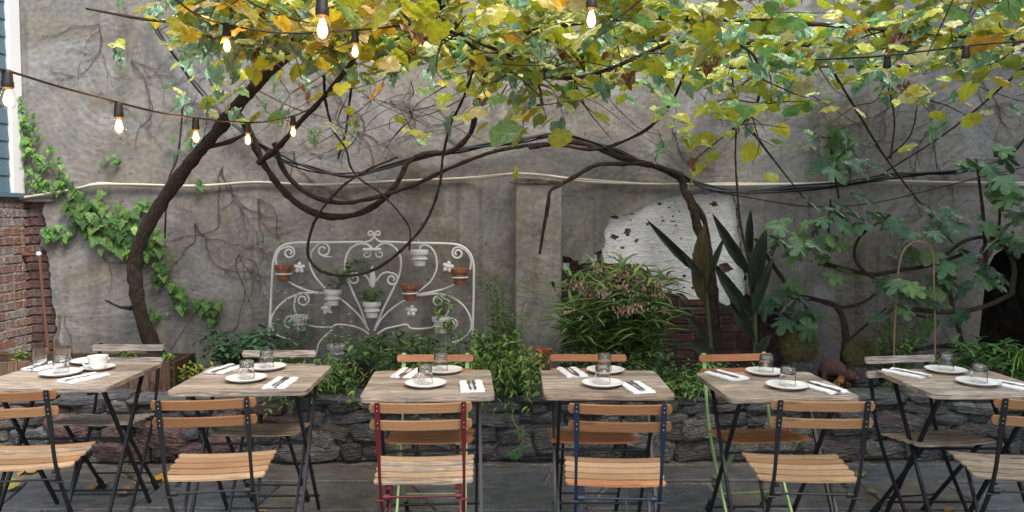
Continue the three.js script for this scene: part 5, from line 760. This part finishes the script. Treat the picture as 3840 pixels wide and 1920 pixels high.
// ================================================================ CABLES AND LIGHTS
function bundle(name, label, pts, n, r, m, spread, z) {
  const g = thing(name, label, 'cable');
  for (let k = 0; k < n; k++) { const o = k * 7.7, list = pts.map(([x, y, dz = 0], i) => dZ(x, y, z + dz).add(V(0, spread * n2(i * 0.6, o), 0.012 * (k % 3) + 0.01 * n2(i * 0.5, o + 40)))); mesh('strand', tube(list, r * rr(0.8, 1.15), r, { seg: list.length * 5, rad: 6 }), m, g); }
}
bundle('black_cable', 'bundle of black cables sagging across the rendered wall', [[372, 20], [400, 80], [440, 140], [495, 215], [560, 290], [640, 350], [700, 392], [780, 424], [880, 440], [960, 427], [1050, 398], [1160, 378], [1290, 357], [1400, 342], [1480, 352], [1560, 388], [1640, 418], [1710, 443], [1765, 468], [1860, 480], [2000, 476], [2120, 462], [2250, 443], [2400, 432], [2500, 412], [2550, 375], [2600, 320]], 5, 0.0075, mat(L(0.012, 0.013, 0.017), 0.5), 0.03, WALL + 0.08);
bundle('cream_cable', 'pair of old cream cables pinned level along the rendered wall', [[-20, 515], [50, 497], [130, 488], [200, 472], [240, 463], [340, 467], [500, 465], [640, 461], [800, 463], [1000, 458], [1100, 453], [1200, 448], [1285, 440, 0.12], [1330, 437, 0.13], [1412, 446, 0.13], [1460, 455, 0.02], [1650, 464], [1720, 466], [1800, 465], [2000, 463], [2200, 459], [2400, 461], [2600, 463]], 2, 0.0105, mat(L(0.55, 0.5, 0.42), 0.7), 0.012, WALL + 0.03);
bundle('thin_black_cable', 'single thin black cable below the bundle near the fig', [[1780, 478], [1900, 500], [2050, 520], [2200, 510], [2330, 480], [2450, 450], [2576, 420]], 1, 0.004, mat(L(0.012, 0.013, 0.017), 0.5), 0, WALL + 0.06);

const bulbGlass = new THREE.MeshPhysicalMaterial({ color: 0xffffff, roughness: 0.03, transmission: 1, thickness: 0, ior: 1.45, side: THREE.DoubleSide, emissive: L(1, 0.42, 0.1), emissiveIntensity: 0.32 }), filament = mat(L(1, 0.8, 0.5), 0.5, { emissive: L(1, 0.58, 0.2), emissiveIntensity: 1.6 }), clearBulb = new THREE.MeshPhysicalMaterial({ color: 0xffffff, roughness: 0.03, transmission: 1, thickness: 0, ior: 1.45, side: THREE.DoubleSide }), rubber = mat(L(0.012, 0.012, 0.013), 0.55);
const bulbG = lathe([[0, -0.118], [0.01, -0.116], [0.019, -0.108], [0.0235, -0.095], [0.0235, -0.084], [0.0185, -0.068], [0.014, -0.058], [0.0135, -0.05]], 24), socketG = lathe([[0, 0.004], [0.011, 0.003], [0.0145, -0.006], [0.0155, -0.03], [0.0175, -0.034], [0.0175, -0.05], [0.015, -0.054], [0, -0.054]], 20), filG = lathe([[0, -0.11], [0.009, -0.105], [0.014, -0.092], [0.011, -0.075], [0.006, -0.06], [0, -0.058]], 12);
function lights(label, cord, bulbs, lit = true) {           // bulbs: picture point of the socket top and its distance
  const g = thing('string_light', label, 'string lights', [0, 0, 0], 0, 'festoon lights over the yard');
  mesh('cord', tube(cord.map(([x, y, z]) => dZ(x, y, z)), 0.0042, 0.0042, { seg: cord.length * 7, rad: 6 }), rubber, g);
  for (const [x, y, z] of bulbs) {
    const p = dZ(x, y, z), s = mesh('socket', socketG, rubber, g); s.position.copy(p); 
    const b = mesh('bulb', bulbG, lit ? bulbGlass : clearBulb, g); b.position.copy(p);  b.castShadow = false;
    if (lit) { const f = mesh('filament', filG, filament, b); f.castShadow = false; const l = new THREE.PointLight(0xffa550, 0.05, 3); l.position.copy(p).add(V(0, -0.1, 0)); l.castShadow = true; l.shadow.radius = 1; scene.add(l); }
  }
}
lights('festoon cord with lit bulbs running from the clapboards to the trunk', [[-60, 160, -2.2], [18, 178, -2.4], [150, 218, -2.6], [298, 258, -2.9], [400, 283, -3.2], [492, 297, -3.6], [560, 304, -3.8], [623, 308, -3.95], [680, 305, -4.15], [737, 292, -4.35], [790, 270, -4.6]], [[18, 178, -2.4], [298, 260, -2.9], [492, 298, -3.6], [623, 309, -3.95], [737, 293, -4.35]]);
lights('festoon cord with two lit bulbs passing over the trunk into the leaves', [[430, -10, -2.8], [500, 40, -2.95], [570, 62, -3.1], [700, 82, -3.2], [893, 76, -3.3], [1050, 60, -3.4]], [[570, 60, -3.1], [893, 78, -3.3]]);
lights('festoon cord with two lit bulbs highest among the leaves', [[600, -60, -1.9], [810, -14, -2.0], [1150, -40, -2.2], [1488, -22, -2.4], [1800, -50, -2.6]], [[810, -12, -2.0], [1488, -22, -2.4]]);
lights('festoon cord with unlit bulbs among the leaves near the hoop', [[2050, 150, -3.4], [2200, 142, -3.45], [2330, 128, -3.5], [2430, 115, -3.55], [2620, 100, -3.6]], [[2430, 116, -3.55], [2232, 140, -3.46]], false);

scene.traverse((o) => { if (o.isMesh && o.castShadow !== false) o.receiveShadow = true; });
renderer.render(scene, camera);
